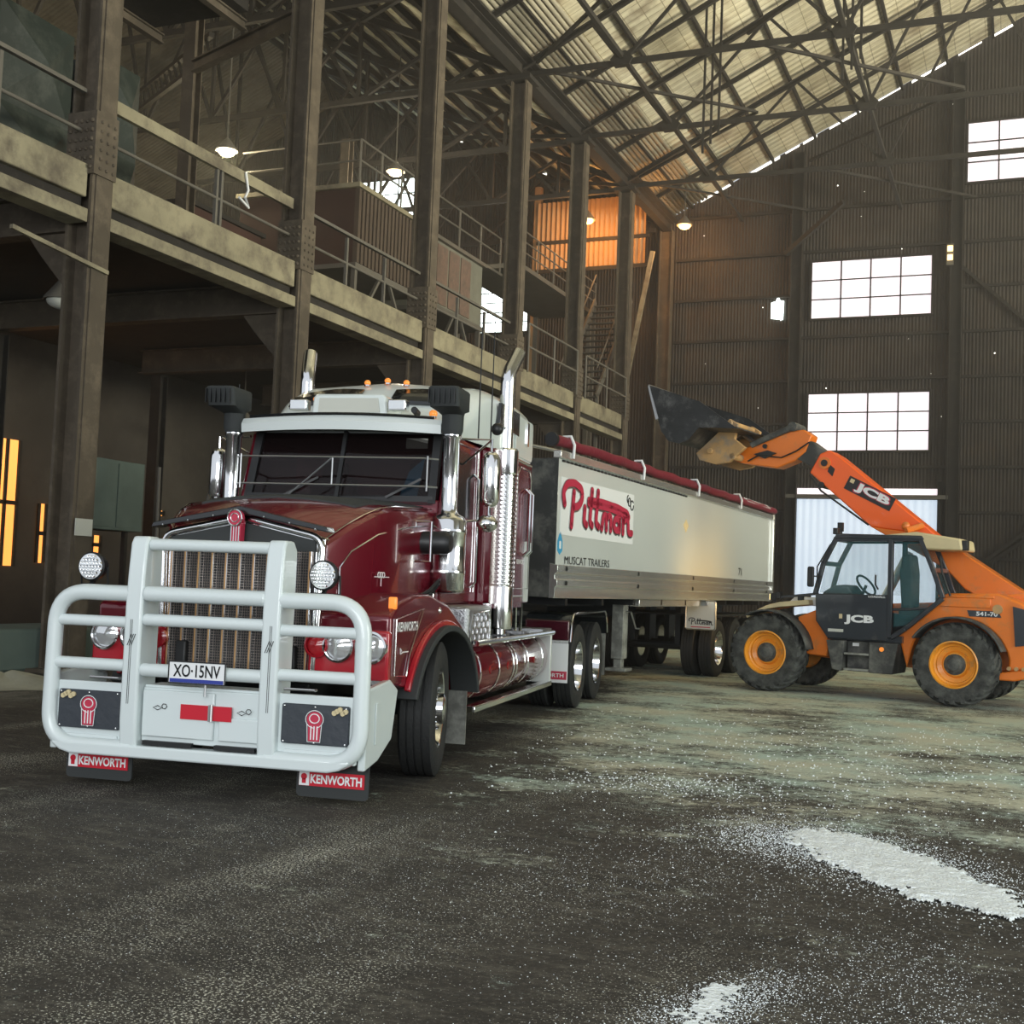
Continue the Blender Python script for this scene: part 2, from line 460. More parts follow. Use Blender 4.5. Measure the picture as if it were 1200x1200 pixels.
g = G()
for k in range(10):
    x = GX + .22 + k * .135; g.add([(x, 3, roofz(x) - .13), (x + .09, 3, roofz(x) - .06), (x + .09, YE - .2, roofz(x) - .06), (x, YE - .2, roofz(x) - .13)], [(0, 1, 2, 3)])
o = g.build('ceiling', 'roof_slats'); md = o.modifiers.new('t', 'SOLIDIFY'); md.thickness = .012; struct(o)
rnd = random.Random(11)
for k in range(11):
    x = GX - 1.35 - 1.25 * k; rows = []; rg = random.Random(k)
    for j in range(45):
        y = 8 + j * .84; w1 = .30 + rg.uniform(-.12, .05); w2 = .30 + rg.uniform(-.12, .05)
        if j % 9 == rg.randrange(9): w1 *= .3
        dz = .10 + rg.uniform(-.05, .05)
        rows.append([(x + w1, y, roofz2(x + w1) - dz), (x, y, roofz2(x) - dz - .03), (x - w2, y, roofz2(x - w2) - dz)])
    o = G().loft(rows, cap=False).build('ceiling', 'roof_band'); md = o.modifiers.new('t', 'SOLIDIFY'); md.thickness = .01; struct(o)

def truss(y, lbl, full=True):
    t = thing('roof_truss', lbl, 'truss', (0, y, 0), 0, 'trusses of the main roof')
    zb = 15.6; N_ = 7; dx = 2.9
    G().bar((GX, 0, zb), (GX + N_ * dx, 0, zb), .11, .14).build('bottom_chord', 'dark_steel', t)
    G().ibeam((GX, 0, roofz(GX) - .32), (6, 0, roofz(6) - .30), .12, .16).build('top_chord', 'dark_steel', t)
    for k in range(1, N_ + 1, 2):
        x = GX + k * dx; zt = roofz(x) - .35
        G().bar((x, 0, zb), (x - .9, 0, roofz(x - .9) - .35), .08, .09).build('web_post', 'dark_steel', t)
        if k < N_: G().bar((x, .0, zb), (x + dx, 0, roofz(x + dx) - .35), .07, .08).build('web_diagonal', 'dark_steel', t)
        if k > 1: G().bar((x, .0, zb), (x - dx, 0, roofz(x - dx) - .35), .07, .08).build('web_diagonal', 'dark_steel', t)
        G().prism([(x - .22, zb - .10), (x + .22, zb - .10), (x + .32, zb + .08), (x + .12, zb + .28), (x - .12, zb + .28), (x - .32, zb + .08)], XZ, -.1, .1).build('gusset_plate', 'dark_steel', t)
    return t
ordn = ['far end wall', 'farthest column', 'fifth column', 'fourth column', 'third column', 'second column']
for i, y in enumerate([40.3, 35.4, 30.5, 25.1, 19.75]):
    i += 1
    truss(y, 'dark main roof truss springing from the ' + ordn[i] + ' of the tall row')
for y in [43, 38, 33, 27.8, 22.5]:
    tag(G().bar((GX + .2, y, roofz(GX + .2) - .26), (6, y, roofz(6) - .26), .1, .14).build('roof_rafter', 'dark_steel'), 'dark rafter between two trusses under the pale main roof', 'rafter', 'rafters between the trusses')
# lengthwise ties on the bottom chords and crossing wind braces
for x in (GX + 2.9, GX + 8.7, GX + 14.5):
    tag(G().bar((x, 14, 15.75), (x, YE - .3, 15.75), .11, .13).build('roof_tie', 'dark_steel'), 'dark lengthwise tie joining the truss bottom chords', 'tie beam', 'ties between trusses')
ys = [19.75, 25.1, 30.5, 35.4, 40.3, 45.3]
for i in range(5):
    for x in (GX, GX + 5.8):
        zz = 15.76 + .09 * (i % 2)
        a, b = (x + .5, ys[i] + .15, zz), (x + 5.5, ys[i + 1] - .15, zz)
        if i % 2: a, b = (x + 5.5, ys[i] + .15, zz), (x + .5, ys[i + 1] - .15, zz)
        tag(G().bar(a, b, .08, .08).build('wind_brace', 'dark_steel'), 'thin diagonal wind brace between roof trusses of the main hall', 'brace', 'wind braces')
# eave girder along the column tops
tag(G().ibeam((GX, 2, 15.72), (GX, YE - .1, 15.72), .3, .42).box(GX - .35, GX + .35, 2, YE - .1, 15.93, 16.0).build('valley_girder', 'dark_steel'), 'long dark girder on top of the tall columns where two roofs meet', 'girder')
# left nave trusses
for i, y in enumerate([14.15, 19.75, 25.1, 30.5, 35.4, 40.3, 45.3]):
    t = thing('gallery_truss', 'dark truss under the ragged roof behind the tall columns', 'truss', (0, y, 0), 0, 'trusses of the gallery roof')
    zb = 15.5; g = G().bar((GX - .40, 0, zb), (-27.6, 0, zb), .14, .16); g.build('bottom_chord', 'dark_steel', t)
    G().ibeam((GX - .40, 0, roofz2(GX - .4) - .36), (-27.6, 0, roofz2(-27.6) - .36), .16, .22).build('top_chord', 'dark_steel', t)
    for k in range(1, 6):
        x = GX - 2.6 * k
        G().bar((x, 0, zb), (x, 0, roofz2(x) - .35), .1, .1).build('web_post', 'dark_steel', t)
        G().bar((x, 0, zb), (x + 2.6 if k > 1 else x + 1.5, 0, roofz2(x + (2.6 if k > 1 else 1.5)) - .35), .1, .1).build('web_diagonal', 'dark_steel', t)
        G().bar((x, 0, zb), (max(x - 2.4, -27.6), 0, roofz2(max(x - 2.4, -27.6)) - .35), .08, .1).build('web_diagonal', 'dark_steel', t)
for i in range(6):
    y0, y1 = [14.15, 19.75, 25.1, 30.5, 35.4, 40.3, 45.3][i:i + 2]
    for x0, x1 in ((-13.3, -18.2), (-18.2, -23.4)):
        tag(G().bar((x0, y0, roofz2(x0) - .5), (x1, y1, roofz2(x1) - .5), .12, .12).build('roof_brace', 'dark_steel'), 'diagonal brace in the plane of the ragged gallery roof', 'brace', 'roof plane braces')
# lattice walkway girder high above the gallery
t = thing('lattice_girder', 'dark lattice girder crossing high above the gallery behind the second column', 'girder', (0, 0, 0))
G().bar((-17, 22, 13.6), (-27, 30, 15.8), .12, .1).build('upper_flange', 'dark_steel', t)
G().bar((-17, 22, 13.1), (-27, 30, 15.3), .12, .1).build('lower_flange', 'dark_steel', t)
g = G()
for k in range(24):
    a = V((-17, 22, 13.1)).lerp(V((-27, 30, 15.3)), k / 24); b = V((-17, 22, 13.6)).lerp(V((-27, 30, 15.8)), (k + 1) / 24); g.bar(a, b, .05, .06)
g.build('lattice_bars', 'dark_steel', t)

# tall columns: riveted I-section with cover plates at deck level
def column(y, lbl):
    t = thing('steel_column', lbl, 'column', (GX, y, 0), 0, 'tall columns')
    g = G(); w = .46; d = .44
    g.box(-w / 2, -w / 2 + .05, -d / 2, d / 2, .04, 15.5); g.box(w / 2 - .05, w / 2, -d / 2, d / 2, .04, 15.5); g.box(-w / 2 + .05, w / 2 - .05, -.03, .03, .04, 15.5)
    g.box(w / 2, w / 2 + .025, -d / 2 + .06, d / 2 - .06, .1, 15.3)
    g.build('shaft', 'col_steel', t)
    G().box(-.4, .4, -.4, .4, 0, .05).build('base_plate', 'col_steel', t)
    g = G(); g.box(-w / 2 - .03, w / 2 + .05, -d / 2 - .04, -d / 2 - .001, ZD - .1, ZD + .85); g.box(w / 2 + .026, w / 2 + .05, -d / 2, d / 2, ZD - .1, ZD + .85)
    g.build('splice_plate', 'col_steel', t)
    g = G()
    for i in range(6):
        for j in range(5):
            g.sph((-w / 2 + .04 + j * .1, -d / 2 - .045, ZD + .0 + i * .14), .034, n=4)
        for j in range(3):
            g.sph((w / 2 + .055, -d / 2 + .08 + j * .14, ZD + i * .14), .028, n=4)
    g.build('rivets', 'col_steel', t)
    G().box(-.38, .38, -.36, .36, 15.38, 15.5).build('cap_plate', 'dark_steel', t)
for y, l in zip(COLY[1:], ['tall riveted steel column nearest the left edge of the hall', 'tall riveted column above the truck cab\'s far exhaust stack', 'tall riveted column rising behind the truck sleeper\'s amber roof lights', 'tall steel column in front of the bright low gallery window', 'tall steel column in front of the gallery stairs', 'last free-standing tall steel column before the end wall']):
    column(y, l)

# gallery: edge beams, cross beams, deck, handrails
for i in range(6):
    y0 = COLY[i] + .24; y1 = (COLY[i + 1] if i < 5 else COLY[6]) - .24
    nm = ['left of the nearest column', 'between the first and second columns', 'between the second and third columns', 'between the third and fourth columns', 'between the fourth and fifth columns', 'between the fifth and last columns'][i]
    t = thing('gallery_beam', 'weathered olive edge beam of the gallery ' + nm, 'beam', (0, 0, 0), 0, 'gallery edge beams')
    G().box(GX - .2, GX + .16, y0, y1, 7.0, ZD + .05).build('kerb', 'beam_olive', t, bev=.02)
    G().box(GX - .1, GX + .06, y0, y1, 6.8, 7.0).build('web', 'dark_steel', t)
    G().box(GX - .2, GX + .2, y0, y1, 6.62, 6.82).build('lower_flange', 'beam_olive', t, bev=.01)
    if i < 4:
        t = thing('handrail', ('heavy channel' if i in (1,) else 'thin steel') + ' handrail on the gallery edge ' + nm, 'handrail', (0, 0, 0), 0, 'gallery handrails')
        h = .2 if i == 1 else .06
        G().box(GX - .03, GX + .05, y0, y1, 8.62 - h / 2, 8.62 + h / 2).build('top_rail', 'beam_olive' if i == 1 else 'rail_steel', t)
        G().cyl((GX, y0, 8.02), (GX, y1, 8.02), .028).build('mid_rail', 'rail_steel', t)
        for k in (1, 2):
            y = y0 + (y1 - y0) * k / 3 if i != 1 else y0 + (y1 - y0) * (.52 + k * .025)
            G().bar((GX, y, ZD + .05), (GX, y, 8.55), .06, .06).build('post', 'rail_steel', t)
# handrails further on
for i, (ya, yb, l) in enumerate(((31, 35, 'thin steel handrail beside the stairs on the gallery edge'), (35.8, 40, 'thin steel handrail left of the last free-standing column'))):
    t = thing('handrail', l, 'handrail', (0, 0, 0), 0, 'gallery handrails')
    for z in (8.1, 8.75): G().cyl((GX + .3, ya, z), (GX + .3, yb, z), .03).build('rail', 'rail_steel', t)
    for k in range(3): G().cyl((GX + .3, ya + (yb - ya) * k / 2, 7.4), (GX + .3, ya + (yb - ya) * k / 2, 8.75), .03).build('post', 'rail_steel', t)
struct(G().box(-43, GX - .2, 4, 36, 7.2, ZD).build('ceiling', 'deck'))
for i, y in enumerate(COLY[1:6]):
    g = G().ibeam((GX - .25, y, 6.85), (-21, y, 6.85), .3, .6)
    g.prism([(GX - .23, 6.55), (GX - 1.1, 6.55), (GX - .85, 6.25), (GX - .23, 5.6)], XZ, y - .05, y + .05)
    tag(g.build('cross_beam', 'col_steel'), 'haunched steel cross beam under the gallery at column ' + 'one two three four five'.split()[i] + ' from the left', 'beam', 'cross beams under the gallery')
for i, y in enumerate(COLY[1:6]):
    tag(G().ibeam((-20.5, y + .1, 6.5), (-20.5, y + .1, 0), .3, .3, up=(0, 1, 0)).build('inner_column', 'dark_steel'), 'dark inner column under the gallery in the back row, number ' + 'one two three four five'.split()[i] + ' from the left', 'column', 'inner columns')
struct(G().box(-23.3, -23, 12, YE, 0, 7.2).build('wall_back', 'back_wall'))
# upper inner columns and dark plant above
for x, y, z1, l in ((-17, 21.4, 15.4, 'dark inner column standing on the gallery between the first two tall columns'), (-20, 33, 15.4, 'dark inner column on the gallery deck behind the second tall column')):
    tag(G().ibeam((x, y, ZD), (x, y, z1), .3, .3, up=(0, 1, 0)).build('gallery_column', 'col_steel'), l, 'column')
tag(G().ibeam((-16.8, 21.2, 12.5), (-13.3, 20.0, 12.6), .18, .26).build('gallery_strut', 'col_steel'), 'steel strut joining the inner gallery column to the second tall column', 'beam')
tag(G().ibeam((-13, 14.5, 12.9), (-13, 19.4, 12.9), .2, .3).build('crane_rail_beam', 'col_steel'), 'horizontal steel beam high between the first and second tall columns', 'beam')
t = thing('overhead_bin', 'dark overhead bin hanging above the gallery between the first two columns', 'bin', (-15.3, 17.6, 0))
G().box(-1.3, 1.3, -1.6, 1.6, 12.4, 15.4).build('body', 'dark_steel', t)
for x in (-1.0, 1.0): G().ibeam((x, -1.9, 12.3), (x, 1.9, 12.3), .14, .2).build('bearer', 'col_steel', t)

# hoppers with pressed panels
def hopper(y0, y1, lbl, nb):
    t = thing('hopper_bin', lbl, 'bin', (-15.1, 0, 0), 0)
    x0, x1, z0, z1 = -2.6, 0, ZD + .001, 10.6
    G().box(x0, x1 - .06, y0, y1, z0, z1).build('body', 'hopper_green', t)
    g = G(); dy = (y1 - y0) / nb
    for i in range(nb):
        for (za, zb) in ((z0, z0 + 1.5), (z0 + 1.5, z1)):
            a, b = y0 + i * dy, y0 + (i + 1) * dy
            vs = [(x1 - .05, a, za), (x1 - .05, b, za), (x1 - .05, b, zb), (x1 - .05, a, zb), (x1 + .22, (a + b) / 2, (za + zb) / 2)]
            g.add(vs, [(0, 1, 4), (1, 2, 4), (2, 3, 4), (3, 0, 4), (0, 3, 2, 1)])
    g.build('pressed_panels', 'hopper_green', t, ang=5)
    return t
hopper(11.0, 15.9, 'large dark green hopper with pressed diamond panels at upper left', 3)
hopper(16.6, 17.6, 'narrow dark green hopper behind the first tall column', 1)

def corr_wall(y0, y1, x, z0, z1, name, m, parent, axis='y', p=.16, a=.03):
    g = G(); n = int((y1 - y0) / p * 2); rows = []
    for k in range(n + 1):
        y = y0 + (y1 - y0) * k / n; xx = x + (a if k % 2 else -a)
        rows.append([(xx, y, z0), (xx, y, z1)] if axis == 'y' else [(y, xx, z0), (y, xx, z1)])
    g.loft(rows, cap=False)
    return g.build(name, m, parent, ang=10)
t = thing('corrugated_screen', 'green corrugated screen on the gallery right of the hoppers', 'screen', (-16.4, 0, 0))
corr_wall(17.9, 20.6, 0, ZD, 9.1, 'sheet', 'hopper_green', t, a=.04, p=.2)
G().box(-.1, 0, 17.9, 20.6, 9.05, 9.15).build('frame', 'rail_steel', t)
t = thing('gallery_shed', 'dark reddish brown timber shed on the gallery beside the second column', 'shed', (-17.2, 0, 0))
G().box(-2.2, -.02, 21.8, 24.6, ZD + .001, 9.7).build('walls', 'cabin_red', t)
G().box(-2.3, .06, 21.7, 24.7, 9.7, 9.8).build('roof', 'dark_steel', t)

# raised corrugated cabin with walkway rail
def legs(t, x0, x1, y0, y1, z):
    for y in (y0 + .1, y1 - .1):
        for x in (x0 + .1, x1 - .1): G().bar((x, y, ZD), (x, y, z), .12, .12).build('leg', 'rail_steel', t)
    G().bar((x1 - .1, y0 + .1, ZD + .3), (x1 - .1, (y0 + y1) / 2 - .3, z), .08, .08).build('leg_brace', 'rail_steel', t)
    G().bar((x1 - .1, y1 - .1, ZD + .3), (x1 - .1, (y0 + y1) / 2 + .3, z), .08, .08).build('leg_brace', 'rail_steel', t)
def roofrail(t, x, y0, y1, z):
    for dz in (.6, 1.15): G().cyl((x, y0, z + dz), (x, y1, z + dz), .028, n=6).build('rail', 'rail_steel', t)
    k = 4
    for i in range(k): G().cyl((x, y0 + (y1 - y0) * i / (k - 1), z), (x, y0 + (y1 - y0) * i / (k - 1), z + 1.15), .028, n=6).build('rail_post', 'rail_steel', t)
t = thing('raised_cabin', 'raised brown corrugated cabin on braced legs behind the third column', 'cabin', (-16, 0, 0))
g = G().box(-.06, -.02, 27, 30.4, 9.62, 11.6)
for k in range(17): g.box(-.02, .07, 27 + k * .2, 27.12 + k * .2, 9.65, 11.58)
g.build('ribbed_side', 'cabin_brown', t)
G().box(-3.6, -.06, 27, 30.4, 9.6, 11.6).build('body', 'cabin_red', t)
G().box(-3.7, .12, 26.9, 30.55, 11.6, 11.72).build('roof_edge', 'beam_olive', t)
G().box(-3.7, .10, 26.9, 30.5, 9.5, 9.62).build('floor_edge', 'rail_steel', t)
legs(t, -3.6, .05, 27, 30.4, 9.5); roofrail(t, .05, 27, 30.4, 11.72)
for dz in (.6, 1.15): G().cyl((.05, 27, 11.72 + dz), (-3.6, 27, 11.72 + dz), .028, n=6).build('rail', 'rail_steel', t)
t = thing('panel_cabin', 'raised cabin of weathered brick-coloured panels left of the low gallery window', 'cabin', (-16, 0, 0))
G().box(-3, -.03, 31.6, 35.0, 9.6, 11.55).build('body', 'concrete', t)
g = G()
for k in range(3): g.box(-.03, .0, 31.75 + k * .82, 32.45 + k * .82, 9.7, 11.45)
g.build('brick_panels', 'brick', t)
G().box(-3.1, .1, 31.5, 35.1, 11.55, 11.66).build('roof_edge', 'rail_steel', t)
G().box(-3.1, .1, 31.5, 35.1, 9.48, 9.6).build('floor_edge', 'rail_steel', t)
legs(t, -3, .05, 31.6, 35, 9.5); roofrail(t, .05, 31.5, 36.2, 11.66)
G().box(-3, .1, 35.1, 36.3, 11.58, 11.66).build('walkway', 'rail_steel', t)
# lamp-lit corrugated wall panel in the corner, stairs, lower walkway
t = thing('lit_sheet_wall', 'corrugated wall glowing orange from a lamp in the far corner', 'wall panel', (0, 44.2, 0))
corr_wall(-17.9, -13.45, 0, 13.9, 16.6, 'upper_sheet', 'corr_orange', t, axis='x', a=.04, p=.2)
G().box(-18.1, -17.85, .05, .3, 8, 17.3).build('corner_post', 'corr_orange', t)
G().box(-17.9, -13.3, -.12, -.05, 14.9, 15.03).build('girt', 'dark_steel', t)
G().box(-17.9, -13.3, -.12, -.05, 13.75, 13.9).build('girt', 'dark_steel', t)
g = G()
t = thing('gallery_stairs', 'steel stair flight climbing between the fifth and last columns', 'stairs', (0, 41, 0))
for x in (-14.9, -13.5):
    G().bar((x, -1.8, 8), (x, 1.8, 12.2), .06, .25).build('stringer', 'rail_steel', t)
for x in (-14.9, -13.5):
    G().cyl((x, -1.8, 9), (x, 1.8, 13.2), .03, n=6).build('stair_rail', 'rail_steel', t)
for x in (-14.9, -13.5):
    for y, z in ((-1.7, 8.1), (1.7, 12)): G().bar((x, y, 0), (x, y, z), .1, .1).build('stair_post', 'rail_steel', t)
for k in range(16):
    G().box(-14.9, -13.5, -1.8 + k * .225, -1.55 + k * .225, 8 + k * .2625, 8.04 + k * .2625).build('tread', 'rail_steel', t)
t = thing('high_walkway', 'high steel walkway with handrail below the orange-lit wall', 'walkway', (-15.3, 0, 0))
G().box(-2.4, 0, 36.4, 43.9, 11.9, 12.05).build('deck_plate', 'rail_steel', t)
for dz in (.4, .75, 1.1): G().cyl((0, 36.4, 12.05 + dz), (0, 43.9, 12.05 + dz), .025, n=6).build('rail', 'rail_steel', t)
for k in range(6): G().cyl((0, 36.4 + 1.5 * k, 12.05), (0, 36.4 + 1.5 * k, 13.15), .025, n=6).build('rail_post', 'rail_steel', t)
for y in (36.6, 43.6):
    for x in (-2.3, -.1): G().bar((x, y, 0), (x, y, 11.9), .15, .15).build('leg', 'rail_steel', t)
tag(G().bar((-13.1, 44, 14.3), (-14.2, 44, 8.1), .12, .16).build('diagonal_strut', 'beam_olive'), 'pale diagonal strut right of the last free-standing column', 'brace')
tag(G().ibeam((-13, 45.6, 0), (-13, 45.6, 15.5), .4, .5, up=(1, 0, 0)).build('corner_column', 'col_steel'), 'grey corner column against the end wall where the roofs meet', 'column')

# end wall framing
for x, l in ((-8.0, 'left of the stacked windows'), (-2.35, 'right of the stacked windows')):
    tag(G().ibeam((x, YE - .22, 0), (x, YE - .22, roofz(x) - .4), .34, .42, up=(1, 0, 0)).build('wall_stanchion', 'dark_steel'), 'dark end wall stanchion ' + l, 'column', 'end wall stanchions')
tag(G().ibeam((4.2, YE - .22, 0), (4.2, YE - .22, 23), .34, .42, up=(1, 0, 0)).build('wall_stanchion', 'dark_steel'), 'dark end wall stanchion near the right edge', 'column', 'end wall stanchions')
for k in range(9):
    z = 3.0 + 1.62 * k
    for xa, xb in ((-12.7, -8.2), (-7.8, -2.55), (-2.15, 4.0)):
        if xa == -7.8 and (z < 5.8 or 6.8 < z < 9.1 or 11.7 < z < 14.1): continue
        if xa == -2.15 and 16.3 < z: continue
        tag(G().box(xa, xb, YE - .14, YE, z, z + .1).build('wall_girt', 'dark_steel'), 'thin dark horizontal girt on the end wall sheeting', 'girt', 'end wall girts')
for a, b, l in (((-2.2, 13.5), (4, 7.5), 'falling right from the upper window'), ((4, 7.2), (-2.2, 2.2), 'falling left towards the excavator-side door jamb'), ((-1.8, 2.4), (4, 6.6), 'rising right above the loader tail')):
    tag(G().bar((a[0], YE - .2, a[1]), (b[0], YE - .2, b[1]), .12, .12).build('wall_brace', 'dark_steel'), ('dark diagonal brace on the right end wall ' + l).replace('excavator-side ', ''), 'brace', 'wall braces')
tag(G().bar((-6.1, 44, 15.6), (-8.4, 45.6, 14.3), .12, .18).build('knee_brace', 'dark_steel'), 'short knee brace from the last truss to the end wall stanchion', 'brace')

# windows: frame, mullions and panes
def window(n, x0, x1, z0, z1, nx, nz, pm='pane_glow'):
    w_ = struct(G().box(x0 - .08, x1 + .08, YE - .16, YE - .02, z0 - .08, z0).box(x0 - .08, x1 + .08, YE - .16, YE - .02, z1, z1 + .08).box(x0 - .08, x0, YE - .16, YE - .02, z0, z1).box(x1, x1 + .08, YE - .16, YE - .02, z0, z1).build('window_%d' % n, 'dark_steel'))
    G().box(x0, x1, YE - .08, YE - .05, z0, z1).build('panes', pm, w_)
    g = G()
    for i in range(1, nx): g.box(x0 + (x1 - x0) * i / nx - .025, x0 + (x1 - x0) * i / nx + .025, YE - .13, YE - .085, z0, z1)
    for i in range(1, nz): g.box(x0, x1, YE - .13, YE - .085, z0 + (z1 - z0) * i / nz - .02, z0 + (z1 - z0) * i / nz + .02)
    g.build('glazing_bars', 'dark_steel', w_)
window(1, -7.44, -3.2, 11.85, 13.98, 4, 3)
window(2, -7.46, -3.2, 6.9, 9.0, 4, 3)
window(3, -2.03, 2.1, 16.55, 18.7, 4, 3)
window(4, -21.0, -18.9, 11.9, 13.95, 2, 5, 'pane_glow_green')
window(5, -27.9, -24.25, 16.9, 18.8, 4, 3, 'pane_glow_green')
tag(G().prism([(-8.95, 11.95), (-8.5, 11.88), (-8.48, 12.6), (-8.62, 12.62), (-8.7, 12.8), (-8.78, 12.6), (-8.95, 12.55)], XZ, YE - .05, YE - .01).build('sheet_hole', 'pane_glow_green'), 'small ragged bright hole in the end wall left of the upper window', 'hole')
g = G()
for px_ in range(46):
    x = random.uniform(-12, 3); z = random.uniform(6, roofz(x) - 1); r = random.uniform(.012, .04)
    if random.random() < .55: g.box(x, x + r, YE - .03, YE - .01, z, z + r)
x = -11.8
while x < 5:
    l_ = random.uniform(.3, 1.3); zz = roofz(x) - .12
    th = random.uniform(.03, .09)
    g.prism([(x, roofz(x) - th), (x + l_, roofz(x + l_) - th), (x + l_, roofz(x + l_) + .0), (x, roofz(x) + .0)], XZ, YE - .04, YE - .01)
    x += l_ + random.uniform(.05, .5)
for k in range(26):
    x = random.uniform(-27, -14); y = YE - .02; z = roofz2(x) - random.uniform(.05, .4); s = random.uniform(.04, .12)
    g.box(x, x + s * 2, y - .02, y, z, z + s)
struct(g.build('trim_daylight_gaps', 'gap_glow'))
# roller door with ribbed translucent curtain
d = struct(G().box(-8.0, -7.86, YE - .3, YE - .02, 0, 5.75).box(-2.85, -2.7, YE - .3, YE - .02, 0, 5.75).build('door_1', 'dark_steel'))
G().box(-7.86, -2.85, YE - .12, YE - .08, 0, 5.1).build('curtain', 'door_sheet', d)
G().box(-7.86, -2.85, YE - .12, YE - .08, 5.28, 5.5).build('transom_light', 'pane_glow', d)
G().box(-8.2, -2.5, YE - .34, YE - .1, 5.12, 5.26).build('header', 'rail_steel', d)
# lamps
def hbay(x, y, z, l, m, en, c, hang=.6):
    t = thing('bay_lamp', l, 'lamp', (x, y, z), 0)
    G().lathe([(.05, .35), (.09, .3), (.28, .05), (.3, 0), (.28, .0), (.07, .3)], (0, 0, 0), 'z', 20).build('shade', 'rail_steel', t)
    G().sph((0, 0, .0), .24, .6, 8).build('bulb', m, t)
    G().cyl((0, 0, .3), (0, 0, .3 + hang), .02, n=6).build('stem', 'rail_steel', t)
    if en:
        lo = light('lamp_light', 'POINT', (x, y, z - .28), en, c, .25)
hbay(-11.9, 44, 15.2, 'orange high-bay lamp at the corner where roof meets end wall', 'lamp_glow', 240, (1, .45, .12), 1.2)
hbay(-15.2, 42.4, 15.2, 'orange lamp hanging before the corrugated corner wall', 'lamp_glow', 420, (1, .42, .1), 1.5)
hbay(-20, 26.8, 12.9, 'bright white lamp hanging over the gallery between the first two columns', 'lamp_white', 550, (1, .85, .55), 6.1)
hbay(-15, 15.8, 6.0, 'unlit dome lamp hanging under the gallery beside the first column', 'paper', 0, (1, 1, 1), .92)
hbay(-19.5, 27.5, 5.6, 'unlit dome lamp hanging under the gallery left of the far exhaust stack', 'paper', 0, (1, 1, 1), 1.32)
hbay(-22, 20, 13.6, 'added fill lamp hanging deep in the gallery roof behind the hoppers', 'lamp_glow', 260, (1, .74, .42), 5.9)  # lamp and fixture added to brighten the gallery roof
hbay(-18.5, 33.5, 14.4, 'added fill lamp hanging above the raised brown cabin', 'lamp_glow', 320, (1, .85, .6), 4.1)  # second added lamp, lifts the pale roof bands over the cabin
t = thing('signal_lamp', 'small yellow two-lens lamp on the stanchion right of the upper window', 'lamp', (-2.56, YE - .485, 13.55))
G().box(-.12, .12, 0, .09, -.06, .7).build('housing', 'rail_steel', t)
for z in (.1, .42): G().box(-.09, .09, -.05, 0, z, z + .2).build('lens', 'lamp_glow', t)
# dim orange openings in the back wall
for i, (x, ya, yb, za, zb, l) in enumerate(((-22.97, 22.3, 23.1, 1.5, 4.6, 'tall orange-lit opening under the gallery at the left edge'), (-22.97, 23.85, 24.35, 1.6, 3.1, 'orange-lit opening between the inner posts left of the first column'), (-22.97, 25.5, 26.15, 1.9, 2.4, 'small orange-lit slot right of the first column'), (-22.97, 28.05, 28.7, 3.1, 3.25, 'tiny lit slot far under the gallery left of the truck bonnet'))):
    t = thing('lit_opening', l, 'window', (x, 0, 0))
    G().box(-.02, 0, ya, yb, za, zb).build('glow', 'orange_glow', t)
    g = G()
    for k in range(3): g.box(0, .05, ya + (yb - ya) * k / 2 - .04, ya + (yb - ya) * k / 2 + .04, za, zb)
    g.box(0, .05, ya, yb, (za + zb) / 2 - .05, (za + zb) / 2 + .05); g.build('bars', 'dark_steel', t)
light('back_room_lamp', 'POINT', (-21.5, 20.5, 3.2), 60, (1, .42, .1), .3)
# cabinets, board, note and poles under the gallery
t = thing('control_cabinet', 'dull green control cabinet on posts under the gallery right of the first column', 'cabinet', (-18.3, 20.8, 0))
for y in (-.8, .8): G().box(-.05, .05, y - .05, y + .05, 0, 2.35).build('post', 'dark_steel', t)
G().box(-.4, .4, -.88, .88, 2.35, 3.85).build('body', 'bund_green', t, bev=.02)
for y in (-.84, .02): G().box(.4, .43, y, y + .8, 2.42, 3.78).build('door', 'bund_green', t)
for k, (x, y, z, dx_) in enumerate(((-15.2, 18.9, 3.5, -.05), (-15.4, 19.8, 3.3, .5))):
    tag(G().cyl((x, y, 0), (x + dx_, y + dx_ * .5, z), .035).build('standing_pole', 'rail_steel'), ['upright thin pole left of the far air intake', 'leaning thin pole left of the far air intake'][k], 'pole')
tag(G().box(GX + .27, GX + .285, 13.95, 14.3, 2.0, 2.25).build('paper_notice', 'paper'), 'small pale notice fixed to the first tall column', 'notice')
tag(G().bar((-12.72, 12.4, 6.12), (-12.72, 14.3, 5.95), .06, .06).bar((-12.72, 14.2, 5.96), (-12.97, 14.2, 5.96), .06, .06).build('hanging_pipe', 'beam_olive'), 'pale pipe projecting past the first column under the gallery', 'pipe')
tag(G().tube([(-12.92, 17.9, 8.7), (-12.92, 18.0, 8.4), (-12.93, 17.93, 8.25), (-12.93, 18.05, 8.1), (-12.93, 17.75, 8.2)], .025, 6).build('tied_rag', 'white_print'), 'white rag tied to the channel handrail', 'rag')
# hanging cable bundles from the roof
for x, y, z0_, l in ((-8.6, 33.5, 14.0, 'left bundle of rods hanging from the main roof'), (-4.4, 31, 14.6, 'middle bundle of rods hanging from the main roof')):
    t = thing('hanging_rods', l, 'rods', (x, y, 0))
    for k in range(3): G().bar((k * .22, 0, z0_ + k * .25), (k * .22, 0, roofz(x + k * .22) + .02), .06, .06).build('rod', 'dark_steel', t)
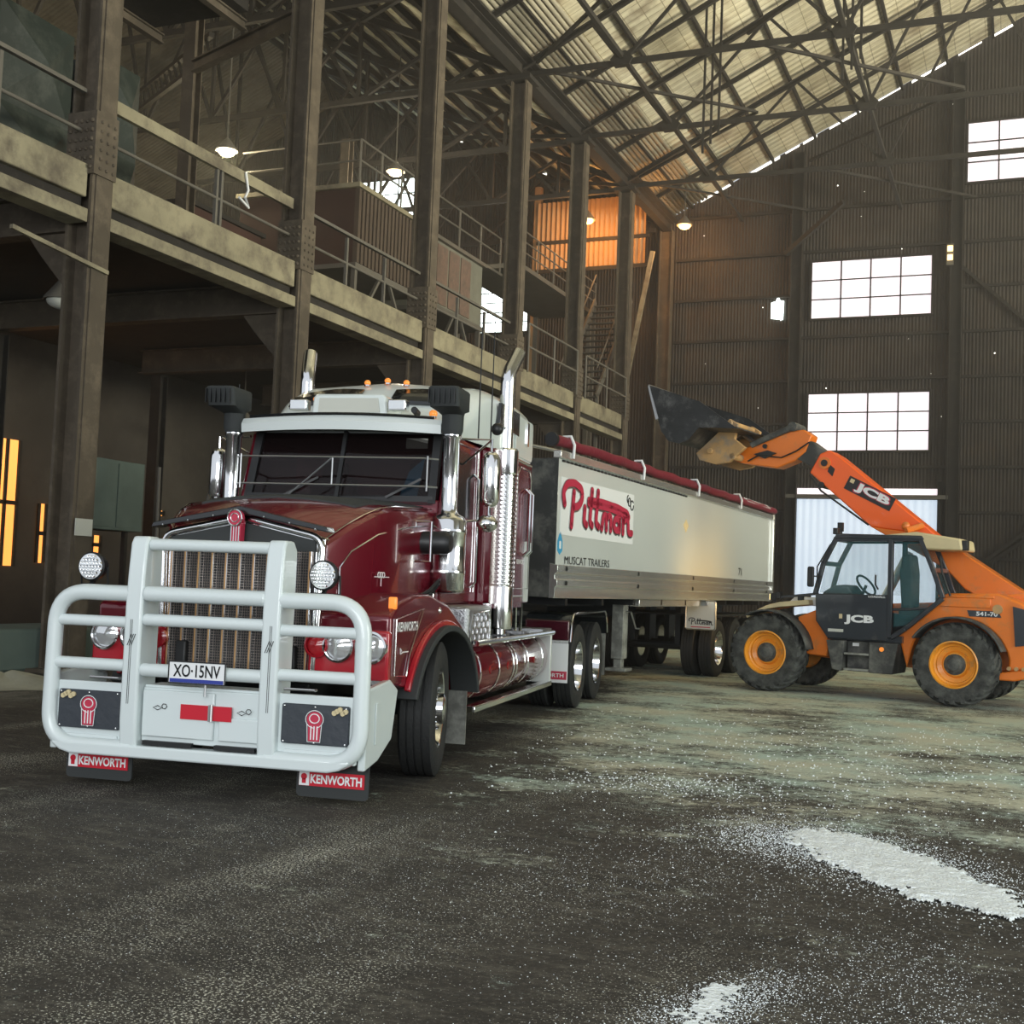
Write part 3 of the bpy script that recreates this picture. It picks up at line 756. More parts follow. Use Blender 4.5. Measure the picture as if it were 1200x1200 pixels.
# bund, mounds, salt
tag(G().box(-14.6, -13.3, 8, 15.3, 0, .62).build('low_wall', 'bund_green', bev=.05), 'low greenish concrete bund wall at the left edge', 'wall')
def mound(cx, cy, rx, ry, h, rot, name, m, n=28, seed=1, edge=.2):
    rnd = random.Random(seed); g = G(); rows = []
    ph = [rnd.uniform(0, 6.28) for _ in range(8)]
    vs = [(cx, cy, h)]; fs = []
    R_ = 8
    for i in range(1, R_ + 1):
        t = i / R_
        for k in range(n):
            a = 2 * pi * k / n
            wob = 1 + edge * (sin(3 * a + ph[0]) * .5 + sin(5 * a + ph[1]) * .3 + sin(9 * a + ph[2]) * .25 + sin(14 * a + ph[4]) * .15)
            x, y = rx * t * wob * cos(a), ry * t * wob * sin(a)
            z = h * (cos(t * pi) * .5 + .5) * (1 + .25 * sin(4 * a + ph[3])) + .001
            if i == R_: z = .0005
            vs.append((cx + x * cos(rot) - y * sin(rot), cy + x * sin(rot) + y * cos(rot), z))
    for k in range(n): fs.append((0, 1 + k, 1 + (k + 1) % n))
    for i in range(R_ - 1):
        for k in range(n):
            fs.append((1 + i * n + k, 1 + (i + 1) * n + k, 1 + (i + 1) * n + (k + 1) % n, 1 + i * n + (k + 1) % n))
    return g.add(vs, fs).build(name, m)
tag(mound(-12.15, 12.2, .95, 1.15, .14, 0, 'dust_drift', 'dust', seed=4), 'pale drift of dust on the floor at the far left', 'dust', kind='stuff')
from mathutils import noise as nz_
def salt_sheet(name, lbl, poly, h, seed, cell=.012):
    xs = [p[0] for p in poly]; ys = [p[1] for p in poly]
    def sd(x, y):
        best = 1e9; ins = False
        for k in range(len(poly)):
            (xa, ya), (xb, yb) = poly[k - 1], poly[k]
            ex, ey = xb - xa, yb - ya; t = max(0, min(1, ((x - xa) * ex + (y - ya) * ey) / (ex * ex + ey * ey)))
            best = min(best, (x - xa - t * ex) ** 2 + (y - ya - t * ey) ** 2)
            if (ya > y) != (yb > y) and x < xa + (y - ya) * ex / ey: ins = not ins
        return sqrt(best) * (1 if ins else -1)
    hs = {}
    nx = int((max(xs) - min(xs) + .6) / cell); ny = int((max(ys) - min(ys) + .6) / cell)
    for i in range(nx):
        for j in range(ny):
            x = min(xs) - .3 + i * cell; y = min(ys) - .3 + j * cell; d = sd(x, y)
            n = nz_.noise(V((x * 5, y * 5, seed))) * .10 + nz_.noise(V((x * 18, y * 18, seed + 5))) * .08 + nz_.noise(V((x * 60, y * 60, seed + 9))) * .10
            v = d + n
            if v > 0: hs[i, j] = (x, y, min(h, v * .25) * (.6 + .5 * abs(nz_.noise(V((x * 9, y * 9, seed))))) + .006 * abs(nz_.noise(V((x * 45, y * 45, seed)))) + .0012)
    g = G(); idx = {}
    for k, v in hs.items(): idx[k] = len(g.v); g.v.append(v)
    for (i, j) in hs:
        q = ((i, j), (i + 1, j), (i + 1, j + 1), (i, j + 1))
        if all(a in hs for a in q): g.f.append(tuple(idx[a] for a in q))
    return tag(g.build(name, 'salt', ang=60), lbl, 'salt', kind='stuff')
salt_sheet('salt_patch', 'bright white patch of spilled salt on the floor at right', [(-1.42, 8.02), (-1.22, 8.48), (-.72, 8.12), (-.30, 7.60), (.02, 7.08), (.12, 6.72), (-.02, 6.52), (-.42, 6.72), (-.80, 7.02), (-1.12, 7.48)], .022, 3)
salt_sheet('salt_trail', 'white trail of spilled salt at the bottom edge of the floor', [(-1.10, 4.85), (-1.0, 4.88), (-.97, 4.6), (-1.0, 4.25), (-1.14, 4.25), (-1.16, 4.6)], .006, 8, .008)
def grains(name, lbl, spots, seed):
    rnd = random.Random(seed); g = G()
    for (cx, cy, sx, sy, rot, cnt, smin, smax) in spots:
        for _ in range(cnt):
            a, b = rnd.gauss(0, sx), rnd.gauss(0, sy)
            x = cx + a * cos(rot) - b * sin(rot); y = cy + a * sin(rot) + b * cos(rot)
            dx_, dy_ = x + 5.1728, y - 6.9444; lx, ly = dx_ * cos(radians(9.17)) + dy_ * sin(radians(9.17)), -dx_ * sin(radians(9.17)) + dy_ * cos(radians(9.17))
            if abs(lx) < 1.4 and ly > -.3: continue
            s = rnd.uniform(smin, smax) ; t = rnd.uniform(0, 3.14)
            c_, s_ = cos(t) * s, sin(t) * s
            g.add([(x + c_, y + s_, 0.0006), (x - s_ * .8, y + c_ * .8, .0006), (x - c_, y - s_, .0006), (x + s_ * .8, y - c_ * .8, .0006), (x, y, s * .9)], [(0, 1, 4), (1, 2, 4), (2, 3, 4), (3, 0, 4), (3, 2, 1, 0)])
    return tag(g.build(name, 'salt', ang=10), lbl, 'salt', kind='stuff')
grains('scattered_salt', 'loose white salt grains scattered over the dark floor', [
    (-.7, 7.62, .30, .62, radians(40), 8000, .002, .006), (-1.25, 7.9, .33, .3, 0, 3000, .002, .006),
    (-1.5, 6.9, .8, .8, 0, 2500, .0015, .0045), (-1.04, 4.62, .10, .30, radians(-20), 3500, .001, .004), (-.4, 5.2, .3, .5, 0, 2500, .001, .004), (-.15, 4.5, .1, .3, 0, 1200, .001, .004),
    (-2.2, 5.6, 1.2, 1.2, 0, 3500, .001, .0035), (-3.6, 6.2, 1.1, 1.2, 0, 2200, .001, .0035), (-1.8, 9.5, 1.6, 1.0, 0, 1200, .003, .007),
    (-2.6, 9.6, .5, .3, radians(12), 500, .004, .010), (-1.0, 12.5, 2.5, 2.0, 0, 2200, .005, .013)], 5)
# ================================================================ PRIME MOVER
# local frame: x to the viewer's right, y towards the rear, z up, origin under the bull bar
T = thing('semi_truck', 'dark red bonneted prime mover with white bull bar and chrome stacks', 'truck', (-5.1728, 6.9444, 0), radians(9.17))

def tyre(R_, r, w, grooves=4, n=56):
    """lathe round x, centred"""
    h = w / 2; p = [(r, -h * .72), (r + .03, -h * .9), ((R_ + r) / 2, -h), (R_ - .05, -h * .97), (R_ - .012, -h * .86)]
    k = grooves; L_ = w * .80 / k
    for i in range(k):
        a = -w * .40 + i * L_
        p += [(R_, a), (R_, a + L_ - .014), (R_ - .014, a + L_ - .012), (R_ - .014, a + L_ - .002)] if i < k - 1 else [(R_, a), (R_, a + L_)]
    p += [(R_ - .012, h * .86), (R_ - .05, h * .97), ((R_ + r) / 2, h), (r + .03, h * .9), (r, h * .72)]
    return G().lathe(p, (0, 0, 0), 'x', n)
def truck_wheel(nm, loc, rz=0, front=False, side=1):
    wl = bpy.data.objects.new(nm, None); COL.objects.link(wl); wl.parent = T; wl.location = loc; wl.rotation_euler = (0, 0, rz + (0 if side > 0 else pi))
    return wl
def fill_front(wl, R_=.53):
    tyre(R_, .30, .29).build('tyre', 'rubber', wl)
    g = G().lathe([(.30, .10), (.31, .125), (.295, .12), (.27, .06), (.24, .045), (.20, .07), (.13, .09), (.12, .16), (.09, .17), (.001, .175)], (0, 0, 0), 'x', 40)
    g.lathe([(.30, -.12), (.27, -.05), (.1, -.02), (.001, -.02)], (0, 0, 0), 'x', 24)
    g.build('rim', 'chrome', wl)
    g = G()
    for k in range(10):
        a = 2 * pi * k / 10; g.cyl((.07, .165 * cos(a), .165 * sin(a)), (.12, .165 * cos(a), .165 * sin(a)), .016, .01, 8)
    g.build('wheel_nuts', 'chrome', wl)
def fill_rear(wl, R_=.53, o=.0):
    tyre(R_, .30, .27).build('tyre', 'rubber', wl)
    g = tyre(R_, .30, .27); g.v = [(x - .33, y, z) for x, y, z in g.v]; g.build('tyre', 'rubber', wl)
    g = G().lathe([(.30, .10), (.31, .125), (.295, .12), (.28, .03), (.26, -.06), (.22, -.09), (.15, -.09), (.13, -.07), (.12, .03), (.09, .05), (.001, .055)], (0, 0, 0), 'x', 40)
    g.lathe([(.29, -.05), (.29, -.43), (.1, -.43), (.001, -.43)], (0, 0, 0), 'x', 24)
    g.build('rim', 'chrome', wl)
    g = G()
    for k in range(10):
        a = 2 * pi * k / 10; g.cyl((-.095, .185 * cos(a), .185 * sin(a)), (-.05, .185 * cos(a), .185 * sin(a)), .016, .012, 8)
    g.build('wheel_nuts', 'chrome', wl)
FY, WZ = 1.76, .53
wf = truck_wheel('front_wheel', (1.06, FY, WZ)); fill_front(wf); wf.rotation_euler.z = radians(10)
wf2 = dup(wf, T, (-1.06, FY, WZ), pi + radians(10))
RY = (7.85, 9.22)
wr = truck_wheel('drive_wheel', (1.08, RY[0], WZ)); fill_rear(wr)
dup(wr, T, (1.08, RY[1], WZ)); dup(wr, T, (-1.08, RY[0], WZ), pi); dup(wr, T, (-1.08, RY[1], WZ), pi)
g = G()
for s in (-1, 1): g.box(s * .43 - .04, s * .43 + .04, .5, 10.2, .78, 1.04)
for y in (1.0, 3.3, 5.2, 6.9, 8.5, 10.1): g.box(-.43, .43, y - .06, y + .06, .8, 1.0)
g.build('chassis_rails', 'black', T, bev=.01)
g = G()
for y in (FY,) + RY: g.cyl((-.9, y, .53), (.9, y, .53), .07, n=12)
for y in RY: g.sph((0, y, .55), .2, 1, 8)
g.build('axles', 'black', T)
G().box(-.38, .38, 1.0, 2.9, .5, 1.3).box(-.5, .5, .75, .9, .75, 1.7).build('engine', 'black', T, bev=.03)

# bull bar
BB = G()
for s in (-1, 1):
    prof = [(.0, .28), (-.02, .5), (-.02, 1.3), (-.01, 1.5), (.01, 1.73), (.04, 1.78), (.17, 1.78), (.23, 1.72), (.23, .28)]
    x0, x1 = (.445, .575) if s > 0 else (-.585, -.455)
    BB.prism(prof, YZ, x0, x1)
g = BB
for z, r, y in ((1.725, .042, .07), (1.38, .054, .03), (1.20, .043, .03), (.855, .046, .03)):
    g.tube([(-.46, y, z), (.46, y, z)], r, 16)
    if z == 1.725: continue
bb = g.build('bull_bar', 'bar_white', T, bev=.018, seg=3)
for s in (-1, 1):
    p = rc([(s * .56, .04, 1.375), (s * 1.155, .04, 1.375), (s * 1.165, .04, .31), (s * .5, .04, .31)], .24, 10)
    G().tube(p, .056, 16).build('wing_hoop', 'bar_white', bb, ang=60)
    G().tube([(s * .56, .04, 1.175), (s * 1.15, .04, 1.175)], .04, 14).tube([(s * .56, .04, .875), (s * 1.15, .04, .875)], .042, 14).build('wing_tubes', 'bar_white', bb, ang=60)
    x0, x1 = sorted((s * .56, s * 1.13))
    g = G().box(x0, x1, .05, .09, .30, .75)
    g.build('wing_plate', 'bar_white', bb, bev=.008)
    x0, x1 = sorted((s * .605, s * 1.085))
    G().prism(rrect(x0, x1, .425, .69, .015), XZ, .02, .05).build('vinyl_cover', 'bag_vinyl', bb, bev=.006)
    g = G()
    for xx in (x0 + .02, (x0 + x1) / 2, x1 - .02):
        for zz in (.44, .675): g.sph((xx, .018, zz), .008, n=5)
    g.build('cover_studs', 'chrome', bb)
    # badge printed on the vinyl
    cx = (x0 + x1) / 2
    G().prism([(cx + .055 * cos(t * pi / 12), .595 + .05 * sin(t * pi / 12)) for t in range(24)], XZ, .014, .0195).prism([(cx - .045, .58), (cx + .045, .58), (cx + .04, .45), (cx - .04, .45)], XZ, .0145, .0195).build('red_badge_print', 'sign_red', bb)
    g = G().tube([(cx + .063 * cos(t * pi / 12), .014, .595 + .058 * sin(t * pi / 12)) for t in range(-7 + 2, 20 - 1)], .003, 5)
    g.tube([(cx - .052, .014, .56), (cx - .045, .014, .445), (cx + .045, .014, .445), (cx + .052, .014, .56)], .003, 5)
    g.tube([(cx + .035 * cos(t * pi / 8), .012, .6 + .03 * sin(t * pi / 8)) for t in range(16)], .004, 5, closed=True)
    for k in (-1, 0, 1): g.box(cx + k * .022 - .004, cx + k * .022 + .004, .0125, .014, .46, .55)
    g.build('badge_outline', 'white_print', bb)
    g = G()
    for k in range(5): g.cyl((x1 - .1 + .02 * k if s > 0 else x0 + .04 + .02 * k, .005, .645 + .012 * (k % 3)), (x1 - .1 + .02 * k if s > 0 else x0 + .04 + .02 * k, .018, .645 + .012 * (k % 3)), .018, n=8)
    g.build('gold_stickers', 'cream', bb)
    G().tube([(s * .62, .035, .785), (s * .62, .01, .785), (s * .84, .01, .785), (s * .84, .035, .785)], .010, 6).build('latch', 'steel', bb)
    G().box(x0 + .02, x1 - .02, .035, .05, .355, .385).build('wing_strip', 'bar_white', bb, bev=.004)
# centre panels
g = G().box(-.45, .44, .06, .10, .36, .735).box(-.44, .10, .035, .06, .40, .72).box(.14, .44, .035, .06, .40, .56)
g.build('centre_panel', 'bar_white', bb, bev=.008)
G().box(-.45, .44, .08, .3, .735, .75).build('shelf', 'bar_white', bb)
G().box(-.42, -.05, .02, .055, .342, .372).build('drain_slot', 'black', bb)
G().box(.12, .42, .02, .055, .342, .372).build('drain_slot', 'black', bb)
g = G().prism([(-.96, .25), (.96, .25), (1.04, .27), (1.10, .31), (1.11, .335), (-1.11, .335), (-1.10, .31), (-1.04, .27)], XZ, -.015, .11); g.build('lower_lip', 'bar_white', bb, bev=.03, seg=3)
G().box(-.145, .235, .026, .036, .535, .635).build('tow_pin_slot', 'paint_red', bb)
G().box(.065, .085, .018, .027, .53, .64).cyl((.09, .02, .53), (.09, .02, .645), .012, n=8).build('tow_pin', 'steel', bb)
for s in (-1, 1):
    x = .51 * s + (-.01 if s < 0 else 0); g = G()
    for z, d in ((1.60, 1), (.56, -1)):
        for k, a in enumerate((-.5, 0, .5)): g.bar((x, -.004 if z < 1.4 else .02, z - .02 * d), (x + a * .07, -.004 if z < 1.4 else .028, z + .05 * d), .003, .005)
    for k in range(3): g.bar((x - .03 + .015 * k, -.024, 1.02), (x + .0 + .015 * k, -.024, 1.10), .003, .004)
    g.bar((x, -.022, .62), (x, -.022, 1.2), .002, .003); g.bar((x + .012 * s, -.022, .62), (x + .012 * s, -.022, 1.2), .002, .003)
    g.build('pinstripe', 'black', bb)
for cx in (-.30, .33):
    g = G()
    g.tube([(cx - .055, .030, .60), (cx - .02, .030, .585), (cx + .01, .030, .60), (cx - .02, .030, .615)], .003, 5, closed=True)
    g.tube([(cx + .03 + .02 * cos(t), .030, .612 + .018 * sin(t)) for t in (0, 1, 2, 3, 4, 5)], .003, 5, closed=True)
    g.build('scroll_mark', 'black', bb)
# number plate
pl = G().prism(rrect(-.215, .205, .785, .93, .012), XZ, -.035, -.022).build('number_plate', 'white_print', bb, bev=.003)
G().box(-.205, .195, -.038, -.0352, .79, .815).build('blue_band', 'plate_blue', pl)
text('XO·15NV', 'plate_characters', 'black_gloss', pl, (-.005, -.0355, .87), (1, 0, 0), (0, 0, 1), .35, .085, .015)
text('KENWORTH LAMPS HERE', 'band_text', 'white_print', pl, (-.005, -.0385, .8025), (1, 0, 0), (0, 0, 1), .16, .010) if False else None
g = G()
for d in ((.215, .93, -.215, .93), (-.215, .93, -.215, .785), (-.215, .785, .205, .785), (.205, .785, .205, .93)):
    g.bar((min(d[0], .205), -.037, d[1]), (d[2], -.037, d[3]), .004, .008)
g.build('plate_frame', 'black', pl)
G().cyl((.05, -.01, .70), (.05, -.01, .79), .008, n=6).build('plate_bracket', 'steel', bb)
# bumper side wings
for s in (-1, 1):
    f = lambda a, b, d: (s * d, a, b)
    G().prism([(.09, .26), (.09, .80), (.55, .84), (.72, .76), (.62, .42), (.35, .30)], f, 1.13, 1.185).build('bumper_side', 'bar_white', T, bev=.012)
    G().prism([(.25, .42), (.25, .70), (.30, .70), (.30, .42)], f, 1.186, 1.195).build('bumper_side_emblem', 'bar_white', T, bev=.003)
    x0, x1 = sorted((s * .62, s * 1.15))
    fl = G().prism(rrect(x0 + .04, x1 + .03, .05, .42, .03), XZ, .20, .212).build('front_mud_flap', 'black_matt', T)
    G().box(x0 + .06, x1 - .0, .192, .1995, .125, .223).build('flap_sign', 'paint_red', fl)
    G().box(x0 + .062, x0 + .135, .189, .1918, .127, .221).build('flap_logo_ground', 'white_print', fl)
    G().prism([(x0 + .098 + .022 * cos(t * pi / 6), .187 + .022 * sin(t * pi / 6)) for t in range(12)], XZ, .186, .1885).box(x0 + .084, x0 + .112, .186, .1885, .142, .175).build('flap_logo', 'paint_red', fl)
    text('KENWORTH', 'flap_lettering', 'white_print', fl, ((x0 + x1) / 2 + .065, .1915, .174), (1, 0, 0), (0, 0, 1), .37, .062, .03)
    # spot lamps
    sx = 1.11 if s < 0 else .68
    sx = s * sx if s < 0 else sx
    sp = G().lathe([(.001, .12), (.06, .12), (.09, .06), (.105, .02), (.108, -.02), (.095, -.03)], (0, 0, 0), 'y', 28)
    sp.v = [(x + (-1.13 if s < 0 else .70), y + .42, z + 1.555) for x, y, z in sp.v]
    so = sp.build('spot_lamp', 'black', T)
    cx = (-1.13 if s < 0 else .70)
    G().lathe([(.001, -.036), (.095, -.034), (.095, -.01)], (cx, .42, 1.555), 'y', 28).build('lens', 'lamp_glass', so)
    g = G()
    for a in range(-3, 4):
        for b in range(-3, 4):
            if a * a + b * b < 11: g.lathe([(.001, -.045), (.006, -.047), (.011, -.037)], (cx + a * .026 + (b % 2) * .008, .42, 1.555 + b * .024), 'y', 6)
    g.build('led_cells', 'chrome', so)
    G().bar((cx, .45, 1.46), (cx, .35, 1.36), .03, .02).tube([(cx - .11, .44, 1.555), (cx - .11, .46, 1.42), (cx + .11, .46, 1.42), (cx + .11, .44, 1.555)], .010, 6).build('lamp_bracket', 'black', so)

# grille
gs = G().tube(rc([(-.60, .54, .80), (-.63, .54, 1.82), (0, .54, 1.955), (.63, .54, 1.82), (.60, .54, .80)], .10, 6), .026, 10).build('grille_surround', 'chrome', T, ang=60)
shell = [(-.60, .78), (-.64, 1.82), (-.5, 1.86), (0, 1.965), (.5, 1.86), (.64, 1.82), (.60, .78)]
G().prism(shell, XZ, .56, .85).build('grille_shell', 'chrome', T, bev=.01)
G().prism([(-.57, 1.72), (-.57, 1.80), (0, 1.92), (.57, 1.80), (.57, 1.72)], XZ, .545, .558).build('grille_header', 'black_matt', T)
g = G().box(-.57, .57, .553, .5595, .80, 1.72); gr = g.build('grille_core', 'black', T)
g = G()
for k in range(46): g.box(-.56, .56, .548, .5525, .81 + k * .02, .8145 + k * .02)
for k in range(62): g.box(-.56 + k * .0183, -.5565 + k * .0183, .546, .552, .80, 1.72)
g.build('grille_mesh', 'mesh_metal', gr)
g = G(); g2 = G()
for k in range(11):
    x = -.545 + k * .109; g.box(x - .007, x + .007, .515, .545, .80, 1.72); g2.box(x + .0075, x + .012, .512, .545, .80, 1.72)
g.build('grille_bars', 'copper', gr); g2.build('bar_edges', 'chrome', gr)
G().prism([(-.70, 1.86), (-.68, 1.90), (0, 2.035), (.68, 1.90), (.70, 1.86), (.64, 1.87), (0, 1.985), (-.64, 1.87)], XZ, .46, .60).build('bug_deflector', 'black_gloss', T, bev=.006)
g = G()
for k in range(7):
    x = -.6 + .2 * k; g.sph((x, .455, 1.995 - abs(x) * .19), .009, n=4)
g.build('deflector_studs', 'chrome', T)
# badge
g = G().prism([(.052 * cos(t * pi / 12), 1.945 + .055 * sin(t * pi / 12)) for t in range(24)], XZ, .40, .46).prism([(-.04, 1.93), (.04, 1.93), (.035, 1.76), (-.035, 1.76)], XZ, .42, .50)
bg = g.build('bonnet_badge', 'sign_red', T, bev=.005)
g = G().tube([(.055 * cos(t * pi / 12), .397, 1.945 + .058 * sin(t * pi / 12)) for t in range(24)], .006, 6, closed=True)
for x in (-.03, -.01, .01, .03): g.box(x - .003, x + .003, .412, .42, 1.765, 1.885)
g.tube([(.03 * cos(t * pi / 8), .398, 1.945 + .032 * sin(t * pi / 8)) for t in range(16)], .004, 6, closed=True)
g.build('badge_trim', 'chrome', bg)

# bonnet: lofted sections
def hood_row(y):
    t = (y - .60) / 1.85; q = 1 - (1 - min(1, t / .45)) ** 2
    hw = .65 + .20 * q + .08 * t; zs = 1.80 + .27 * q + .09 * t; zc = 1.98 + .16 * q + .10 * t; zb = 1.28 + .08 * t
    R_ = []
    prof = [(1, zb), (1.0, zs - .10), (.985, zs - .03), (.93, zs), (.62, zs + (zc - zs) * .55), (.3, zs + (zc - zs) * .88), (0, zc)]
    for a, z in prof: R_.append((hw * a, y, z))
    for a, z in prof[-2::-1]: R_.append((-hw * a, y, z))
    return R_
G().loft([hood_row(.60 + 1.85 * k / 8) for k in range(9)]).build('bonnet', 'maroon', T, ang=30)
# dark reflection on the bonnet before the windscreen, shaped as a matt black sheet
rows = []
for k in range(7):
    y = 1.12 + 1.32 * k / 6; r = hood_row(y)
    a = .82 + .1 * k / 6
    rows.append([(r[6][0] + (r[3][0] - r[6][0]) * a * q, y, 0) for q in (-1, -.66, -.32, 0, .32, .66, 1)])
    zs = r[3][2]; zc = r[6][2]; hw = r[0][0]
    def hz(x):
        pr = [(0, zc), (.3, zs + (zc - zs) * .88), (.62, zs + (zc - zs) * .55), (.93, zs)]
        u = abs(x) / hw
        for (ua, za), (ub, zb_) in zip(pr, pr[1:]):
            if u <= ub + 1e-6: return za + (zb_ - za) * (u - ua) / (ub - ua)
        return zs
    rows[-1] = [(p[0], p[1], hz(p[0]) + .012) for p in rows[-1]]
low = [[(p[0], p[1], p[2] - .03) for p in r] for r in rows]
g = G(); g.loft([list(r) + list(reversed(l)) for r, l in zip(rows, low)], closed=True); g.build('bonnet_dark_reflection', 'black_matt', T)
for s in (-1, 1):
    g = G().tube([V(hood_row(y)[3 if s > 0 else 9]) + V((s * .003, 0, .006)) for y in (.62, .8, 1.0, 1.2, 1.5, 2.0, 2.4)], .006, 6)
    q = [(.70, 1.32), (.70, 1.62), (.80, 1.74), (1.1, 1.88), (1.6, 1.96), (2.3, 2.02), (2.3, 1.4)]
    g.tube([(s * (hood_row(y)[0][0] + .004), y, z) for y, z in q], .006, 6)
    g.build('bonnet_pinstripe', 'chrome', T)
    hw = hood_row(1.15)[0][0] + .002
    g = G()
    X = s * (hw + .012)
    g.bar((X, 1.0, 1.56), (X + s * .01, 1.30, 1.56), .004, .006)
    for k in (-1, 0, 1): g.tube([(X, 1.15 + k * .05 + .03 * cos(t), 1.575 + .022 * sin(t)) for t in range(6)], .004, 5, closed=True)
    g.bar((X, 1.15, 1.56), (X, 1.15, 1.49), .004, .006); g.build('bonnet_emblem', 'white_print', T)

# fenders and lamp panels
for s in (-1, 1):
    f = lambda a, b, d: (s * d, a, b)
    arc = [(1.83 + .90 * cos(t), .44 + .72 * sin(t)) for t in [radians(a) for a in range(18, 156, 8)]]
    poly = [(.58, .80), (.56, 1.28), (.72, 1.37), (1.1, 1.44), (1.5, 1.44), (2.0, 1.36), (2.45, 1.18), (2.72, .92)] + arc + [(.98, .74)]
    G().prism(poly, f, .60, 1.16).build('fender', 'truck_red' if False else 'maroon', T, bev=.05, seg=4)
    a2 = [(1.83 + (.90 + k) * cos(t), .44 + (.72 + k) * sin(t)) for k in (.0, .075) for t in [radians(a) for a in (range(20, 160, 6) if k == 0 else range(158, 18, -6))]]
    G().prism(a2, f, 1.155, 1.20).build('arch_flare', 'truck_red', T, bev=.01)
    a3 = [(1.83 + (.885 + k) * cos(t), .44 + (.705 + k) * sin(t)) for k in (.0, .05) for t in [radians(a) for a in (range(12, 166, 6) if k == 0 else range(162, 10, -6))]]
    G().prism(a3, f, 1.0, 1.255).build('arch_rubber', 'black_matt', T, bev=.01)
    x0, x1 = sorted((s * .56, s * 1.165))
    lp = G().box(x0, x1, .52, .60, .82, 1.18).build('lamp_panel', 'truck_red', T, bev=.02)
    for cx, r, m in ((.80, .098, 'lamp_glass'), (1.045, .098, 'lamp_glass'), (.635, .072, 'lamp_red')):
        nm = 'headlamp' if r > .08 else 'indicator_lamp'
        h = G().lathe([(r + .018, .02), (r + .018, -.02), (r + .004, -.028), (r, -.01)], (s * cx, .50, 1.06), 'y', 28).build(nm, 'chrome' if r > .08 else 'truck_red', T)
        G().lathe([(.001, -.026), (r * .6, -.018), (r, -.002), (r, .01)], (s * cx, .50, 1.06), 'y', 28).build('lens', m, h)
    G().box(x0, x1, .51, .58, .80, .83).build('panel_trim', 'chrome', T)
    # fender side plate with lettering
    q = [(.66, .86), (.66, 1.26), (1.30, 1.33), (1.0, 1.0), (.93, .84)]
    G().tube([(s * 1.168, y, z) for y, z in q], .006, 6, closed=True).build('fender_pinstripe', 'chrome', T)
    text('KENWORTH', 'fender_lettering', 'white_print', T, (s * 1.167, .93, 1.205), (0, s, 0), (0, 0, 1), .46, .07, .03, depth=.004)
    text('Cat', 'fender_script', 'white_print', T, (s * 1.167, .84, 1.03), (0, s, 0), (0, 0, 1), .11, .05, .01, shear=.3, depth=.004) if False else G().tube([(s * 1.17, .80, 1.03), (s * 1.17, .77, 1.05), (s * 1.17, .78, 1.01), (s * 1.17, .83, 1.02), (s * 1.17, .95, 1.02)], .005, 5).build('fender_script', 'white_print', T)
    G().sph((s * 1.14, 1.75, 1.31), .035, 1, 8).build('side_marker', 'amber' if False else 'chrome', T)
    G().box(*sorted((s * 1.10, s * 1.16)), .66, .70, 1.33, 1.42).build('corner_indicator', 'amber', T, bev=.01)
    # hanging flap behind front wheel
    x0, x1 = sorted((s * .88, s * 1.16)); G().box(x0, x1, 2.66, 2.68, .14, .60).build('rear_of_wheel_flap', 'dusty_grey', T)

# ---- cab
cabw = .96
g = G()
for s in (-1, 1):
    f = lambda a, b, d: (s * d, a, b)
    g.prism([(2.4, 1.35), (2.4, 2.2), (2.62, 2.84), (3.55, 2.84), (3.55, 1.35)], f, .90, cabw)
g.box(-.92, .92, 2.36, 2.46, 1.35, 2.24).box(-.92, .92, 3.5, 3.56, 1.3, 2.85).box(-.92, .92, 2.4, 3.5, 1.3, 1.36)
cab = g.build('cab_shell', 'maroon', T, bev=.02)
g = G()
for s in (-1, 1):
    g.bar((s * .86, 2.38, 2.2), (s * .84, 2.56, 2.86), .07, .06, up=(0, 1, 0))
g.box(-.87, .87, 2.36, 2.44, 2.19, 2.27); g.bar((0, 2.33, 2.24), (0, 2.50, 2.84), .035, .04, up=(0, 1, 0))
g.build('windscreen_frame', 'black', cab)
for s in (-1, 1):
    a = [(s * .02, 2.33, 2.26), (s * .82, 2.38, 2.26), (s * .80, 2.55, 2.83), (s * .02, 2.50, 2.83)]
    G().add(a + [(x, y + .008, z) for x, y, z in a], [(0, 1, 2, 3), (7, 6, 5, 4), (0, 4, 5, 1), (1, 5, 6, 2), (2, 6, 7, 3), (3, 7, 4, 0)]).build('windscreen_pane', 'glass_dark', cab)
    f = lambda aa, b, d: (s * d, aa, b)
    G().prism([(2.58, 2.15), (2.72, 2.72), (3.35, 2.72), (3.35, 2.12)], f, .955, .968).build('side_window', 'black_gloss', cab, bev=.003)
    G().tube([(s * .972, y, z) for y, z in ((2.5, 1.45), (2.5, 2.1), (2.66, 2.78), (3.42, 2.78), (3.42, 1.45))], .008, 6, closed=True).build('door_seam', 'chrome', cab)
    G().tube([(s * .97, 3.3, 1.5), (s * 1.02, 3.3, 1.55), (s * 1.02, 3.3, 2.5), (s * .97, 3.3, 2.55)], .014, 8).build('grab_handle', 'chrome', cab)
G().box(.55, .75, 2.53, 2.538, 2.70, 2.79).build('screen_sticker', 'paper', cab)
G().prism([(.50, 2.28), (.66, 2.28), (.72, 2.62), (.58, 2.5)], XZ, 2.56, 2.565).build('blue_card', 'sticker_blue', cab)
G().box(-.88, .88, 2.5, 2.8, 2.05, 2.22).build('dashboard', 'interior_grey', cab, bev=.03)
G().tube([(.42 + .2 * cos(t * pi / 10), 2.92 + .05 * sin(t * pi / 10), 2.2 + .19 * sin(t * pi / 10)) for t in range(20)], .016, 8, closed=True).cyl((.42, 2.92, 2.2), (.42, 2.75, 2.1), .03).build('steering_wheel', 'black', cab)
